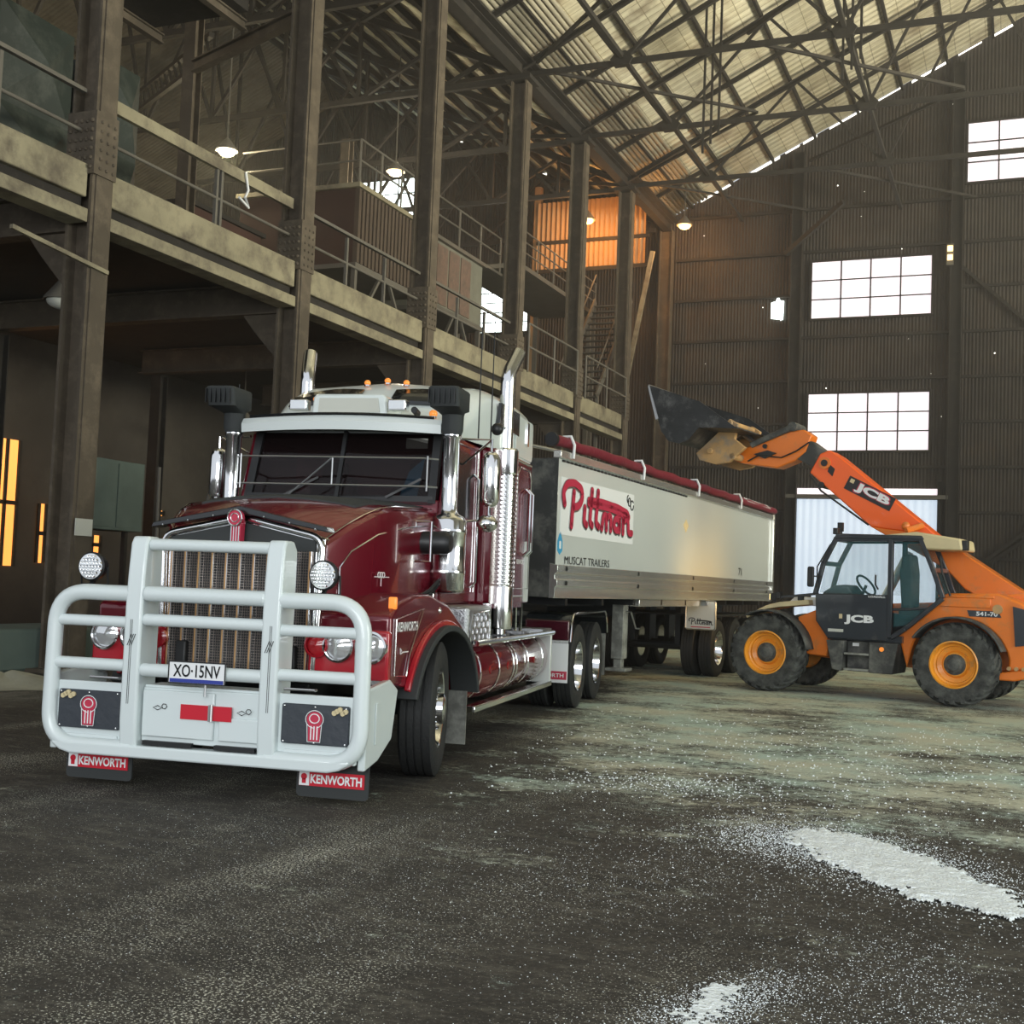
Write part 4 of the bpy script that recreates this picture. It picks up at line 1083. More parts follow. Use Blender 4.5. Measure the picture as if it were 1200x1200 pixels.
for s in (-1, 1):
    G().box(s * .45 - .24, s * .45 + .24, 3.0, 3.45, 1.6, 1.8).box(s * .45 - .22, s * .45 + .22, 3.3, 3.48, 1.8, 2.5).box(s * .45 - .13, s * .45 + .13, 3.32, 3.44, 2.5, 2.66).build('cab_seat', 'interior', cab, bev=.04)
g = G().box(-.88, .88, 2.62, 3.49, 2.78, 2.83); g.build('headlining', 'interior', cab)
# stone guard across the windscreen
g = G()
for z in (2.58, 2.34): g.tube([(-.93, 2.28, z), (-.84, 2.2, z), (.84, 2.2, z), (.93, 2.28, z)], .009, 6)
for x, z0, z1 in ((-.86, 2.3, 2.6), (-.93, 2.3, 2.6), (.0, 2.34, 2.58), (.86, 2.3, 2.6)): g.cyl((x, 2.2 if abs(x) < .9 else 2.28, z0), (x, 2.2 if abs(x) < .9 else 2.28, z1), .008, n=6)
g.cyl((0, 2.2, 2.58), (-.45, 2.2, 2.2), .007, n=6)
g.build('stone_guard', 'steel', cab)
for x in (-.5, .45): G().bar((x, 2.33, 2.25), (x + .3, 2.38, 2.42), .012, .02).build('wiper', 'black', cab)
# visor
vis = []
for k in range(13):
    u = -1 + k / 6; x = .93 * u; y = 2.22 + .10 * u * u; z = 2.90 - .02 * u * u
    vis.append([(x, y, z - .075), (x, y - .01, z + .0), (x, y + .03, z + .05), (x, y + .42, z + .075), (x, y + .42, z - .03)])
G().loft(vis, closed=True).build('visor', 'truck_white', cab, ang=40)
g = G().tube([(.86 * (-1 + k / 6), 2.24 + .10 * (-1 + k / 6) ** 2, 2.965 - .02 * (-1 + k / 6) ** 2) for k in range(13)], .014, 6); g.build('visor_light_bar', 'black_gloss', cab)
# roof fairing and sleeper
def roofrow(y, hw, zb, zt, cr):
    pts = [(hw, zb)]
    for k in range(7):
        t = radians(90 * k / 6); pts.append((hw - cr + cr * cos(t), zt - cr * .75 - .05 + cr * .75 * sin(t)))
    pts.append((0, zt))
    return [(x, y, z) for x, z in pts] + [(-x, y, z) for x, z in pts[-2::-1]]
rows = [roofrow(2.62, .93, 2.84, 2.99, .10), roofrow(2.95, .95, 2.84, 3.04, .14), roofrow(3.10, .97, 2.84, 3.16, .18), roofrow(3.32, 1.0, 2.84, 3.34, .26), roofrow(3.55, 1.02, 2.84, 3.45, .30), roofrow(3.85, 1.06, 2.84, 3.50, .32), roofrow(4.6, 1.08, 2.84, 3.52, .32), roofrow(5.1, 1.08, 2.84, 3.50, .32), roofrow(5.25, 1.06, 2.84, 3.42, .34)]
rf = G().loft(rows).build('roof_fairing', 'truck_white', T, ang=50)
# dark glazing on the fairing
def onroof(y, x, off=.012):
    for i in range(len(rows) - 1):
        if rows[i][0][1] <= y <= rows[i + 1][0][1]:
            t = (y - rows[i][0][1]) / (rows[i + 1][0][1] - rows[i][0][1]); r = [V(a).lerp(V(b), t) for a, b in zip(rows[i], rows[i + 1])]
            r = [p for p in r if p.z > 3.0 or True][1:-1]
            for a, b in zip(r, r[1:]):
                if b.x <= x <= a.x or a.x <= x <= b.x:
                    u = (x - a.x) / (b.x - a.x) if abs(b.x - a.x) > 1e-6 else 0
                    return a.lerp(b, u) + V((0, -off, off))
    return V((x, y, 3.5))
for s in (-1, 1):
    g = G(); rr = []
    for k in range(7):
        u = k / 6; x = s * (.16 + .70 * u)
        y0 = 3.14 + .02 * u; y1 = 3.34 + .10 * sin(u * pi) - .04 * u
        rr.append([onroof(y0, x), onroof((y0 + y1) / 2, x), onroof(y1, x)])
    g.loft(rr, cap=False); o = g.build('fairing_window', 'black_gloss', rf); md = o.modifiers.new('t', 'SOLIDIFY'); md.thickness = .01; md.offset = 0
    f = lambda a, b, d: (s * d, a, b)
    G().prism([(3.72, 3.08), (3.78, 3.30), (4.55, 3.30), (4.55, 3.06)], f, 1.055, 1.092).build('sleeper_window', 'black_gloss', rf, bev=.005)
    # sleeper side
    G().prism(rrect(3.6, 5.25, 1.35, 2.84, .03), f, 1.02, 1.08).build('sleeper_side', 'maroon', T)
    G().prism(rrect(4.42, 5.2, 2.86, 3.28, .06), f, 1.078, 1.09).build('sleeper_locker', 'truck_white', T, bev=.004)
    G().prism(rrect(4.88, 4.96, 3.0, 3.26, .03), f, 1.091, 1.105).build('locker_latch', 'chrome', T)
    G().tube([(s * 1.09, y, z) for y, z in ((4.56, 1.5), (4.56, 2.68), (4.68, 2.76), (5.12, 2.76), (5.18, 2.66), (5.18, 1.5))], .010, 6, closed=True).build('sleeper_pinstripe', 'chrome', T)
    G().prism(rrect(5.0, 5.22, 1.36, 2.0, .02), f, 1.082, 1.095).build('corner_panel', 'trailer_white', T)
    for y in (4.96, 5.1): G().tube([(s * 1.09, y, 1.85), (s * 1.14, y, 1.9), (s * 1.14, y, 2.5), (s * 1.09, y, 2.55)], .018, 8).build('grab_handle', 'chrome', T)
    text('KENWORTH', 'sleeper_lettering', 'white_print', T, (s * 1.082, 4.87, 1.78), (0, s, 0), (0, 0, 1), .40, .05, .02, depth=.004)
    g = G()
    for k in range(40): g.sph((s * 1.085, 4.5 + (k % 20) * .037, 2.82 if k < 20 else 1.42), .011, n=4)
    for k in range(30): g.sph((s * 1.085, 4.50, 1.42 + k * .046), .011, n=4)
    g.build('rivet_row', 'chrome', T)
    G().tube([(s * .98, 5.15, 1.34), (s * .98, 5.18, .98), (s * .98, 5.42, .98), (s * .98, 5.42, 1.34)], .014, 6).build('rear_step', 'chrome', T)
G().box(-1.03, 1.03, 3.58, 3.64, 1.35, 2.84).box(-1.03, 1.03, 5.19, 5.25, 1.35, 2.84).box(-1.03, 1.03, 3.6, 5.2, 1.30, 1.36).build('sleeper_body', 'maroon', T)
# roof pod, work lights, marker lamps
pod = G().prism([(-.40, 3.0), (-.385, 3.17), (-.36, 3.2), (.28, 3.2), (.31, 3.17), (.33, 3.0)], XZ, 2.62, 3.05).build('air_conditioner_pod', 'truck_white', T, bev=.02)
G().prism([(-.33, 3.03), (-.32, 3.16), (.24, 3.16), (.26, 3.03)], XZ, 2.61, 2.622).build('pod_panel', 'paper', pod)
for x in (-.50, .44):
    wl_ = G().box(x - .085, x + .085, 2.55, 2.65, 3.04, 3.14).build('work_light', 'chrome', T, bev=.01)
    G().box(x - .07, x + .07, 2.543, 2.549, 3.055, 3.125).build('lens', 'lamp_glass', wl_)
G().cyl((.62, 2.6, 3.02), (.62, 2.5, 3.04), .03, n=10).build('camera_pod', 'black', T)
for x, y in ((-.60, 3.2), (-.20, 3.5), (.0, 3.52), (.20, 3.5), (.60, 3.2)):
    p = onroof(y, x, 0)
    m_ = G().lathe([(.03, 0), (.03, .015), (.001, .02)], tuple(p), 'z', 10).build('marker_lamp_base', 'chrome', T)
    G().sph((p.x, p.y, p.z + .035), .032, .9, 6).build('marker_lens', 'amber', m_)
for x in (.72,):
    p = (x, 2.75, 3.0); m_ = G().lathe([(.03, 0), (.03, .02), (.001, .02)], p, 'z', 10).build('marker_lamp_base', 'chrome', T); G().sph((x, 2.75, 3.04), .04, .9, 6).build('marker_lens', 'amber', m_)
# air cleaners, intake snorkels, exhaust stacks, mirrors
for s in (-1, 1):
    ax, ay = s * 1.02, 2.36
    ac = G().lathe([(.001, 1.44), (.13, 1.45), (.155, 1.48), (.155, 1.60), (.160, 1.61), (.160, 1.64), (.155, 1.65), (.155, 1.95), (.16, 1.96), (.16, 1.99), (.155, 2.0), (.155, 2.06), (.13, 2.10), (.085, 2.12), (.070, 2.16), (.070, 2.76), (.080, 2.77), (.080, 2.80), (.001, 2.80)], (ax, ay, 0), 'z', 32).build('air_cleaner', 'chrome', T, ang=50)
    g = G()
    rr = []
    for z, hx, hy, cy in ((2.80, .078, .078, 0), (2.84, .092, .092, 0), (2.97, .095, .095, 0), (2.99, .11, .13, -.05), (3.01, .13, .19, -.10), (3.16, .135, .21, -.13), (3.175, .125, .20, -.13)):
        q = rrect(-hx, hx, -hy, hy, min(hx, hy) * (.95 if z < 3.0 else .35), 4)
        rr.append([(ax + a, ay + b + cy, z) for a, b in q])
    g.loft(rr, closed=True); ik = g.build('intake_cap', 'black_matt', ac, ang=45)
    g = G()
    for k in range(6): g.box(ax - .12 + k * .045, ax - .115 + k * .045, ay - .345, ay - .32, 3.03, 3.15)
    g.build('intake_louvres', 'black', ik)
    G().tube([(ax - s * .16, ay, 1.95), (ax - s * .3, ay, 1.95)], .02, 8).tube([(ax - s * .16, ay, 1.6), (ax - s * .3, ay, 1.6)], .02, 8).build('cleaner_bracket', 'chrome', ac)
    G().lathe([(.001, -.17), (.07, -.165), (.095, -.14), (.095, .12), (.07, .16), (.001, .165)], (s * .99, 2.02, 1.86), 'x', 24).build('intake_hose', 'black', T)
    G().tube([(s * .93, 1.75, 1.86 + .12), (s * .93, 1.75, 2.02), (s * 1.06, 1.75, 2.02), (s * 1.06, 1.75, 1.7), (s * .93, 1.75, 1.7)], .012, 8).build('hose_bracket', 'chrome', T)
    # exhaust
    ex, ey = s * 1.07, 4.06
    e = G().tube([(ex, ey, 1.05), (ex, ey, 3.45)] + rc([(ex, ey, 3.45), (ex, ey, 3.62), (ex + s * .06, ey + .18, 3.88)], .12, 5)[1:], .072, 24).build('exhaust_stack', 'chrome', T, ang=60)
    g = G()
    g.lathe([(.13, 2.62), (.135, 2.64), (.135, 2.86), (.12, 2.88)], (ex, ey, 0), 'z', 32)
    g.build('guard_band', 'chrome', e)
    G().lathe([(.13, 1.10), (.135, 1.12), (.135, 1.50), (.13, 1.52)], (ex, ey, 0), 'z', 32).build('guard_band', 'chrome', e)
    g = G()
    nz = 52; na = 22
    for i in range(nz):
        for k in range(na):
            t0 = 2 * pi * (k + (i % 2) * .5) / na; z0 = 1.53 + i * .021; t1 = t0 + 2 * pi / na
            vs = []
            for tt, zz in ((t0, z0), (t1, z0), (t1, z0 + .021), (t0, z0 + .021)): vs.append((ex + .126 * cos(tt), ey + .126 * sin(tt), zz))
            for tt, zz in ((.22, .2), (.78, .2), (.78, .8), (.22, .8)): vs.append((ex + .126 * cos(t0 + (t1 - t0) * tt), ey + .126 * sin(t0 + (t1 - t0) * tt), z0 + .021 * zz))
            g.add(vs, [(0, 1, 5, 4), (1, 2, 6, 5), (2, 3, 7, 6), (3, 0, 4, 7)])
    g.build('perforated_guard', 'chrome', e, ang=60)
    G().lathe([(.09, 1.52), (.09, 2.62)], (ex, ey, 0), 'z', 24).build('muffler', 'steel', e)
    G().cyl((s * 1.02, ey + .28, 1.35), (s * 1.02, ey + .28, 2.85), .045, n=16).build('grab_pole', 'chrome', T)
    # mirror on arms
    mx, my = s * 1.30, 2.62
    mr = G().lathe([(.001, 2.20), (.06, 2.22), (.085, 2.27), (.085, 2.62), (.06, 2.68), (.001, 2.70)], (mx, my + .03, 0), 'z', 28).build('side_mirror', 'chrome', T, bev=.02)
    G().tube([(s * .97, 2.6, 2.80), (mx, my + .03, 2.80), (mx, my + .03, 2.10), (s * .97, 2.6, 2.06)], .014, 8).cyl((mx, my + .03, 2.8), (s * .97, 2.9, 2.6), .01, n=6).build('mirror_arm', 'chrome', mr)
    G().sph((mx + s * .0, my - .02, 2.06), .095, .8, 10).build('convex_mirror', 'chrome', mr)
    G().cyl((s * 1.16, 2.7, 2.80), (s * 1.16, 2.7, 3.95 if s > 0 else 3.3), .007, .004, 6).build('antenna', 'black', T)
    if s > 0:
        G().cyl((s * 1.26, 2.75, 2.82), (s * 1.26, 2.75, 3.92), .007, .004, 6).build('antenna', 'black', T)
        G().sph((1.33, 2.7, 2.90), .055, 1, 8).build('camera_ball', 'black', T)
    # under-cab: battery box, tank, steps, rear guards
    x0, x1 = sorted((s * .72, s * 1.16))
    bx = G().box(x0, x1, 2.62, 3.45, .97, 1.34).build('battery_box', 'tread_plate', T, bev=.04)
    xo = s * 1.163
    g = G()
    for i in range(9):
        for j in range(5):
            y, z = 2.76 + i * .075, 1.03 + j * .055; g.bar((xo, y, z), (xo, y + .03, z + (.03 if (i + j) % 2 else -.03)), .008, .008, up=(1, 0, 0))
    g.tube([(xo, y, z) for y, z in ((2.70, 1.0), (2.68, 1.12), (2.76, 1.27), (3.3, 1.29), (3.38, 1.2), (3.38, 1.0))], .008, 6)
    g.build('tread_pattern', 'chrome', bx)
    tk = G().lathe([(.001, 2.78), (.25, 2.79), (.275, 2.83), (.275, 6.0), (.25, 6.04), (.001, 6.05)], (s * .90, 0, .73), 'y', 36).build('fuel_tank', 'maroon', T)
    for y in (3.05, 3.75, 4.35, 4.48, 5.0, 5.72):
        G().lathe([(.280, y - .02), (.286, y - .015), (.286, y + .015), (.280, y + .02)], (s * .90, 0, .73), 'y', 36).build('tank_strap', 'chrome', tk)
    g = G()
    for y in (3.4, 4.1, 5.3): g.prism([(y - .05, .74), (y, .775), (y + .05, .74), (y, .705)], lambda a, b, d: (s * d, a, b), 1.172, 1.18)
    g.build('tank_emblems', 'truck_red', tk)
    G().box(*sorted((s * .66, s * 1.20)), 2.75, 6.1, 1.005, 1.03).build('running_board', 'black_gloss', T)
    G().tube([(s * 1.205, 2.75, 1.01), (s * 1.205, 6.12, 1.01)], .028, 10).build('board_rail', 'chrome', T)
    for y in (3.5, 4.2, 5.0): G().box(*sorted((s * .8, s * 1.12)), y, y + .14, 1.03, 1.05).build('step_plate', 'tread_plate', T)
    G().box(*sorted((s * .85, s * 1.2)), 5.55, 6.05, 1.03, 1.06).build('step_plate', 'tread_plate', T)
    G().box(*sorted((s * 1.10, s * 1.21)), 2.78, 6.12, .40, .46).build('lower_step', 'chrome', T, bev=.01)
    G().box(*sorted((s * .98, s * 1.2)), 6.06, 6.12, .44, 1.0).build('tank_end_plate', 'trailer_white', T, bev=.01)
    rfp = G().box(*sorted((s * .66, s * 1.20)), 7.12, 7.135, .36, .90).build('rear_mud_flap', 'white_print', T)
    G().box(*sorted((s * .68, s * 1.19)), 7.112, 7.119, .40, .50).build('flap_band', 'sign_red', rfp)
    if s > 0: text('KENWORTH', 'flap_lettering', 'white_print', rfp, (s * .935, 7.1115, .45), (1, 0, 0), (0, 0, 1), .44, .05, .02, depth=.001)
    G().box(*sorted((s * .66, s * 1.21)), 7.06, 7.12, .88, 1.12).build('lamp_bar', 'dark_maroon', T, bev=.015)
    fp = rc([(7.12, 0, .86), (7.22, 0, 1.18), (7.5, 0, 1.21), (9.75, 0, 1.21), (9.92, 0, 1.1), (9.98, 0, .9)], .12, 4)
    g = G(); top = [(p.x, p.z) for p in fp]; f = lambda a, b, d: (s * d, a, b)
    g.prism(top + [(a, b - .02) for a, b in reversed(top)], f, .64, 1.215); gd = g.build('wheel_guard', 'black_gloss', T)
    G().tube([(s * 1.22, a, b) for a, b in top], .016, 8).build('guard_trim', 'chrome', gd)
    G().box(*sorted((s * .66, s * 1.2)), 9.98, 10.0, .28, .95).build('rear_flap', 'dusty_grey', T)
    g = G()
    for k, (dy, dz) in enumerate(((0, 0), (.1, -.03), (.2, -.02))):
        g.tube([(s * .8, 1.95 + dy, 1.50 + dz), (s * .92, 1.97 + dy, 1.42), (s * .96, 2.1 + dy, 1.47), (s * 1.0, 2.2, 1.55 + dz)], .014, 6)
    g.build('hose_cluster', 'black', T)
# deck behind sleeper and turntable
G().box(-.45, .45, 5.4, 7.0, 1.045, 1.07).build('deck_plate', 'tread_plate', T)
g = G().cyl((0, 8.5, 1.13), (0, 8.5, 1.19), .46, n=28); g.box(-.4, .4, 8.2, 8.9, 1.045, 1.13); g.build('turntable', 'black', T)
for x in (-.2, 0, .2):
    G().tube([(x, 5.3, 2.3), (x, 5.6, 1.9), (x * 1.5, 6.3, 1.7), (x, 6.95, 1.95)], .014, 6).build('air_hose', 'black', T)

# ================================================================ TIPPER TRAILER
R = thing('tipper_trailer', 'white and aluminium tipper semi-trailer with rolled maroon tarp, beside the orange loader', 'trailer', (-6.527, 15.336, 0), radians(-1.55))
bw = 1.25; y0, y1 = -1.2, 11.05; zb, zt = 1.80, 3.12
g = G()
for s in (-1, 1):
    xa, xb = sorted((s * (bw - .05), s * bw)); g.box(xa, xb, y0, y1, zb, zt)
G().box(-bw + .0, bw - .0, y0 - .02, y0 + .0, 1.4, zt).build('headboard', 'dusty_black', R)
g.box(-bw + .05, bw - .05, y0, y0 + .05, zb - .3, zt).box(-bw + .05, bw - .05, y1 - .05, y1, zb - .3, zt).box(-bw + .05, bw - .05, y0, y1, 1.45, 1.5)
body = g.build('tub', 'trailer_white', R, bev=.01)
for s in (-1, 1):
    f = lambda a, b, d: (s * d, b, a)
    # ribbed side skirts
    g = G(); prof = [(bw - .06, 1.82), (bw + .05, 1.80), (bw + .05, 1.71), (bw + .015, 1.69), (bw + .015, 1.63), (bw + .045, 1.62), (bw + .045, 1.545), (bw + .02, 1.53), (bw + .02, 1.44), (bw + .01, 1.39), (bw - .06, 1.39)]
    g.prism([(a * s, b) for a, b in prof], XZ, y0 - .04, y1 + .02); sk = g.build('side_skirt', 'aluminium', R, bev=.004)
    g = G()
    for y in (-.95, 1.9, 4.8, 7.6, 10.4):
        for z in (1.76, 1.58): g.cyl((s * (bw + .045), y, z), (s * (bw + .06), y, z), .03, n=10)
    g.build('skirt_bolts', 'black', sk)
    G().box(*sorted((s * (bw - .07), s * (bw + .04))), y0 - .03, y1, zt, zt + .1).build('top_rail', 'aluminium', R, bev=.01)
    g = G()
    for k in range(40): g.box(*sorted((s * (bw + .0), s * (bw + .012))), y0 + .1 + k * .14, y0 + .19 + k * .14, zt - .035, zt - .01)
    g.box(*sorted((s * (bw + .0), s * (bw + .004))), y0 + .1, y0 + 5.65, zt - .028, zt - .018)
    g.build('rope_hooks', 'black', R)
    G().box(*sorted((s * (bw + .0), s * (bw + .05))), y1 - .08, y1 + .03, 1.4, zt + .12).build('rear_post', 'aluminium', R, bev=.01)
g = G()
g.tube([(1.2, y0 - .1, 3.34)] + [(1.2 + .012 * sin(k * 1.7), y0 + 12.3 * k / 30, 3.34 + .012 * sin(k * 2.3)) for k in range(1, 31)] + [(1.2, y1 + .35, 3.34)], .068, 14)
tp = g.build('rolled_tarp', 'tarp_maroon', R, ang=60)
G().cyl((1.2, y0 - .16, 3.34), (1.2, y0 - .09, 3.34), .085, n=16).build('tarp_end_cap', 'black', tp)
G().cyl((1.2, y1 + .35, 3.34), (1.2, y1 + .6, 3.34), .035, n=10).build('tarp_spindle', 'black', tp)
for y in (-.85, 2.0, 5.0, 8.0):
    G().tube([(1.30, y, 3.15), (1.31, y, 3.32), (1.26, y, 3.43), (1.16, y, 3.43), (1.12, y, 3.3)], .02, 8).build('tarp_strap', 'white_print', tp)
g = G()
for k in range(12): g.tube([(1.13, 8.6 + k * .18, 3.36), (1.2, 8.66 + k * .18, 3.415), (1.27, 8.72 + k * .18, 3.34)], .010, 5)
g.build('tarp_lashing', 'white_print', tp)
for y in (-1.0, 1.2, 3.4, 5.6, 7.8, 10.5): G().tube([(1.2, y, 3.22), (.6, y, 3.34), (-.6, y, 3.34), (-1.2, y, 3.22)], .022, 8).build('tarp_bow', 'aluminium', R)
g = G()
for s in (-1, 1): g.box(s * .5 - .05, s * .5 + .05, y0 + .3, y1, 1.26, 1.45)
for k in range(9): g.box(-1.2, 1.2, y0 + .5 + k * 1.35, y0 + .58 + k * 1.35, 1.3, 1.45)
g.build('chassis', 'black', R)
G().box(-.42, .42, -.6, .6, 1.195, 1.27).build('skid_plate', 'black', R)
for s in (-1, 1):
    lg = G().box(*sorted((s * .95 - .09, s * .95 + .09)), 2.05, 2.27, .5, 1.42).build('landing_leg', 'dusty_grey', R, bev=.01)
    G().box(*sorted((s * .95 - .06, s * .95 + .06)), 2.09, 2.23, .36, .5).box(s * .95 - .16, s * .95 + .16, 2.0, 2.32, .32, .37).build('leg_foot', 'dusty_grey', lg, bev=.01)
    if s > 0: G().tube([(1.04, 2.16, 1.2), (1.12, 2.16, 1.2), (1.12, 2.4, .95), (1.18, 2.4, .95)], .014, 6).build('crank_handle', 'steel', lg)
G().box(-.9, .9, 2.1, 2.22, 1.12, 1.3).build('leg_cross_member', 'black', R)
G().box(.75, 1.2, 2.3, 5.6, 1.28, 1.39).build('side_box', 'aluminium', R, bev=.01)
# trailer wheels, dual
def trailer_wheel(loc, rz):
    wl = bpy.data.objects.new('trailer_wheel', None); COL.objects.link(wl); wl.parent = R; wl.location = loc; wl.rotation_euler = (0, 0, rz); return wl
tw = trailer_wheel((1.10, 6.9, .52), 0)
tyre(.52, .30, .27).build('tyre', 'rubber', tw)
g = tyre(.52, .30, .27); g.v = [(x - .33, y, z) for x, y, z in g.v]; g.build('tyre', 'rubber', tw)
G().lathe([(.30, .10), (.31, .125), (.28, .03), (.26, -.06), (.15, -.09), (.12, .03), (.001, .04)], (0, 0, 0), 'x', 32).lathe([(.29, -.05), (.29, -.43), (.1, -.43), (.001, -.43)], (0, 0, 0), 'x', 20).build('rim', 'chrome', tw)
for y in (6.9, 8.2, 9.5):
    if y > 7: dup(tw, R, (1.10, y, .52), 0)
    dup(tw, R, (-1.10, y, .52), pi)
for y in (6.9, 8.2, 9.5): G().cyl((-.8, y, .52), (.8, y, .52), .07, n=10).box(-.55, -.45, y - .2, y + .2, .55, 1.26).box(.45, .55, y - .2, y + .2, .55, 1.26).build('axle', 'black', R)
G().box(-1.22, 1.24, 6.25, 10.2, 1.10, 1.13).build('wheel_guard', 'black', R)
fl = G().prism(rrect(.84, 1.40, .86, 1.385, .05), XZ, 6.0, 6.015).build('trailer_mud_flap', 'trailer_white', R)
G().tube([(x, 5.995, z) for x, z in rrect(.85, 1.39, .87, 1.38, .05)], .012, 6, closed=True).build('flap_frame', 'steel', fl)
G().box(1.23, 1.26, 5.9, 6.0, 1.3, 1.4).build('flap_bracket', 'steel', R)

# "Pittman" script: strokes on a plane
def stroke(parent, name, m, paths, org, ux, uz, nn, sx, sz, r, lift):
    g = G()
    for p in paths:
        pts = [V(org) + V(ux) * (a * sx) + V(uz) * (b * sz) + V(nn) * lift for a, b in p]
        if len(pts) > 2: pts = rc(pts, .25 * sx * .2 + .02, 3)
        nnn = V(nn); m_ = len(pts)
        vs = []
        for i, q in enumerate(pts):
            d = (pts[min(i + 1, m_ - 1)] - pts[max(i - 1, 0)]).normalized(); a = d.cross(nnn) * r
            vs += [q + a + nnn * .004, q - a + nnn * .004, q - a - nnn * .004, q + a - nnn * .004]
        fs = []
        for i in range(m_ - 1):
            for k in range(4): fs.append((i * 4 + k, i * 4 + (k + 1) % 4, i * 4 + 4 + (k + 1) % 4, i * 4 + 4 + k))
        fs += [(0, 1, 2, 3), tuple((m_ - 1) * 4 + k for k in (3, 2, 1, 0))]
        g.add(vs, fs)
        for q in (pts[0], pts[-1]):
            uxv, uzv = V(ux), V(uz)
            ring = [q + (uxv * cos(t * pi / 6) + uzv * sin(t * pi / 6)) * r for t in range(12)]
            g.add([p_ + nnn * .004 for p_ in ring] + [p_ - nnn * .004 for p_ in ring], [tuple(range(12)), tuple(range(23, 11, -1))] + [(t, (t + 1) % 12, 12 + (t + 1) % 12, 12 + t) for t in range(12)])
    return g.build(name, m, parent)
def arcpts(cx, cy, rx, ry, a0, a1, n=10): return [(cx + rx * cos(radians(a0 + (a1 - a0) * k / n)), cy + ry * sin(radians(a0 + (a1 - a0) * k / n))) for k in range(n + 1)]
PIT = [  # unit box 0..3 by 0..1
    [(.44, .78), (.41, .45), (.38, .05)],                                        # P stem
    [(.12, .50), (.05, .74), (.18, .95), (.45, 1.0), (.72, .90), (.76, .68), (.62, .50), (.42, .46)],
    [(.86, .50), (.84, .18), (.94, .12)],                                        # i
    [(1.12, .92), (1.06, .2), (1.16, .13)], [(1.36, .92), (1.30, .2), (1.42, .13)],   # tt
    [(1.0, .68), (1.5, .70), (2.2, .66), (2.62, .58), (2.70, .48)],              # long crossbar
    [(1.0, .62), (1.9, .60), (2.6, .50)],
    [(1.55, .10), (1.60, .42), (1.72, .42), (1.74, .10)], [(1.74, .38), (1.86, .44), (1.92, .38), (1.92, .1)],
    arcpts(2.17, .25, .12, .15, 0, 360, 10), [(2.30, .42), (2.30, .1)],
    [(2.46, .42), (2.46, .08)], [(2.46, .34), (2.58, .44), (2.68, .38), (2.70, .08), (2.86, .10)],
]
for s in (1, -1):
    ux = (0, s, 0); nn = (s, 0, 0); yo = -1.12 if s > 0 else 1.7
    G().box(*sorted((s * bw, s * (bw + .006))), -1.1, 1.72, 2.18, 2.90).build('sign_ground', 'white_print', body)
    stroke(body, 'sign_script_shadow', 'steel', PIT, (s * bw, yo, 2.27), ux, (0, 0, 1), nn, .96, .58, .062, .010)
    stroke(body, 'sign_script', 'sign_red', PIT, (s * bw, yo, 2.28), ux, (0, 0, 1), nn, .96, .58, .047, .020)
    stroke(body, 'sign_swirl', 'black', [arcpts(1.50 if s > 0 else 2.5, 2.78, .05, .06, 0, 300), arcpts(1.62 if s > 0 else 2.6, 2.74, .07, .07, 40, 360), arcpts(1.44 if s > 0 else 2.4, 2.82, .04, .05, 90, 330)], (s * bw, 0 if s > 0 else 4, 0), ux, (0, 0, 1), nn, 1, 1, .008, .012)
    text('MUSCAT TRAILERS', 'maker_lettering', 'black', body, (s * bw, -.08, 1.87), ux, (0, 0, 1), 1.66, .10, .0, depth=.006)
    G().prism([(-1.16, 2.10), (-1.08, 2.22), (-1.0, 2.10), (-1.0, 1.98), (-1.08, 1.93), (-1.16, 1.98)], lambda a, b, d: (s * d, a, b), bw, bw + .006).build('blue_crest', 'sticker_blue', body)
    G().prism(rrect(-1.11, -1.05, 2.0, 2.10, .02), lambda a, b, d: (s * d, a, b), bw + .006, bw + .009).build('crest_mark', 'white_print', body)
    text('71', 'fleet_number', 'black', body, (s * bw, 8.25, 1.95), ux, (0, 0, 1), .26, .14, .01, depth=.006)
    G().prism([(4.3, 2.62), (4.45, 2.72), (4.6, 2.62), (4.45, 2.5)], lambda a, b, d: (s * d, a, b), bw, bw + .005).build('small_decal', 'cream', body)
stroke(fl, 'flap_script', 'black', PIT, (.90, 6.0, .95), (1, 0, 0), (0, 0, 1), (0, -1, 0), .155, .12, .007, .004)
G().box(.95, 1.3, 5.993, 5.999, .905, .92).build('flap_strapline', 'sign_red', fl)
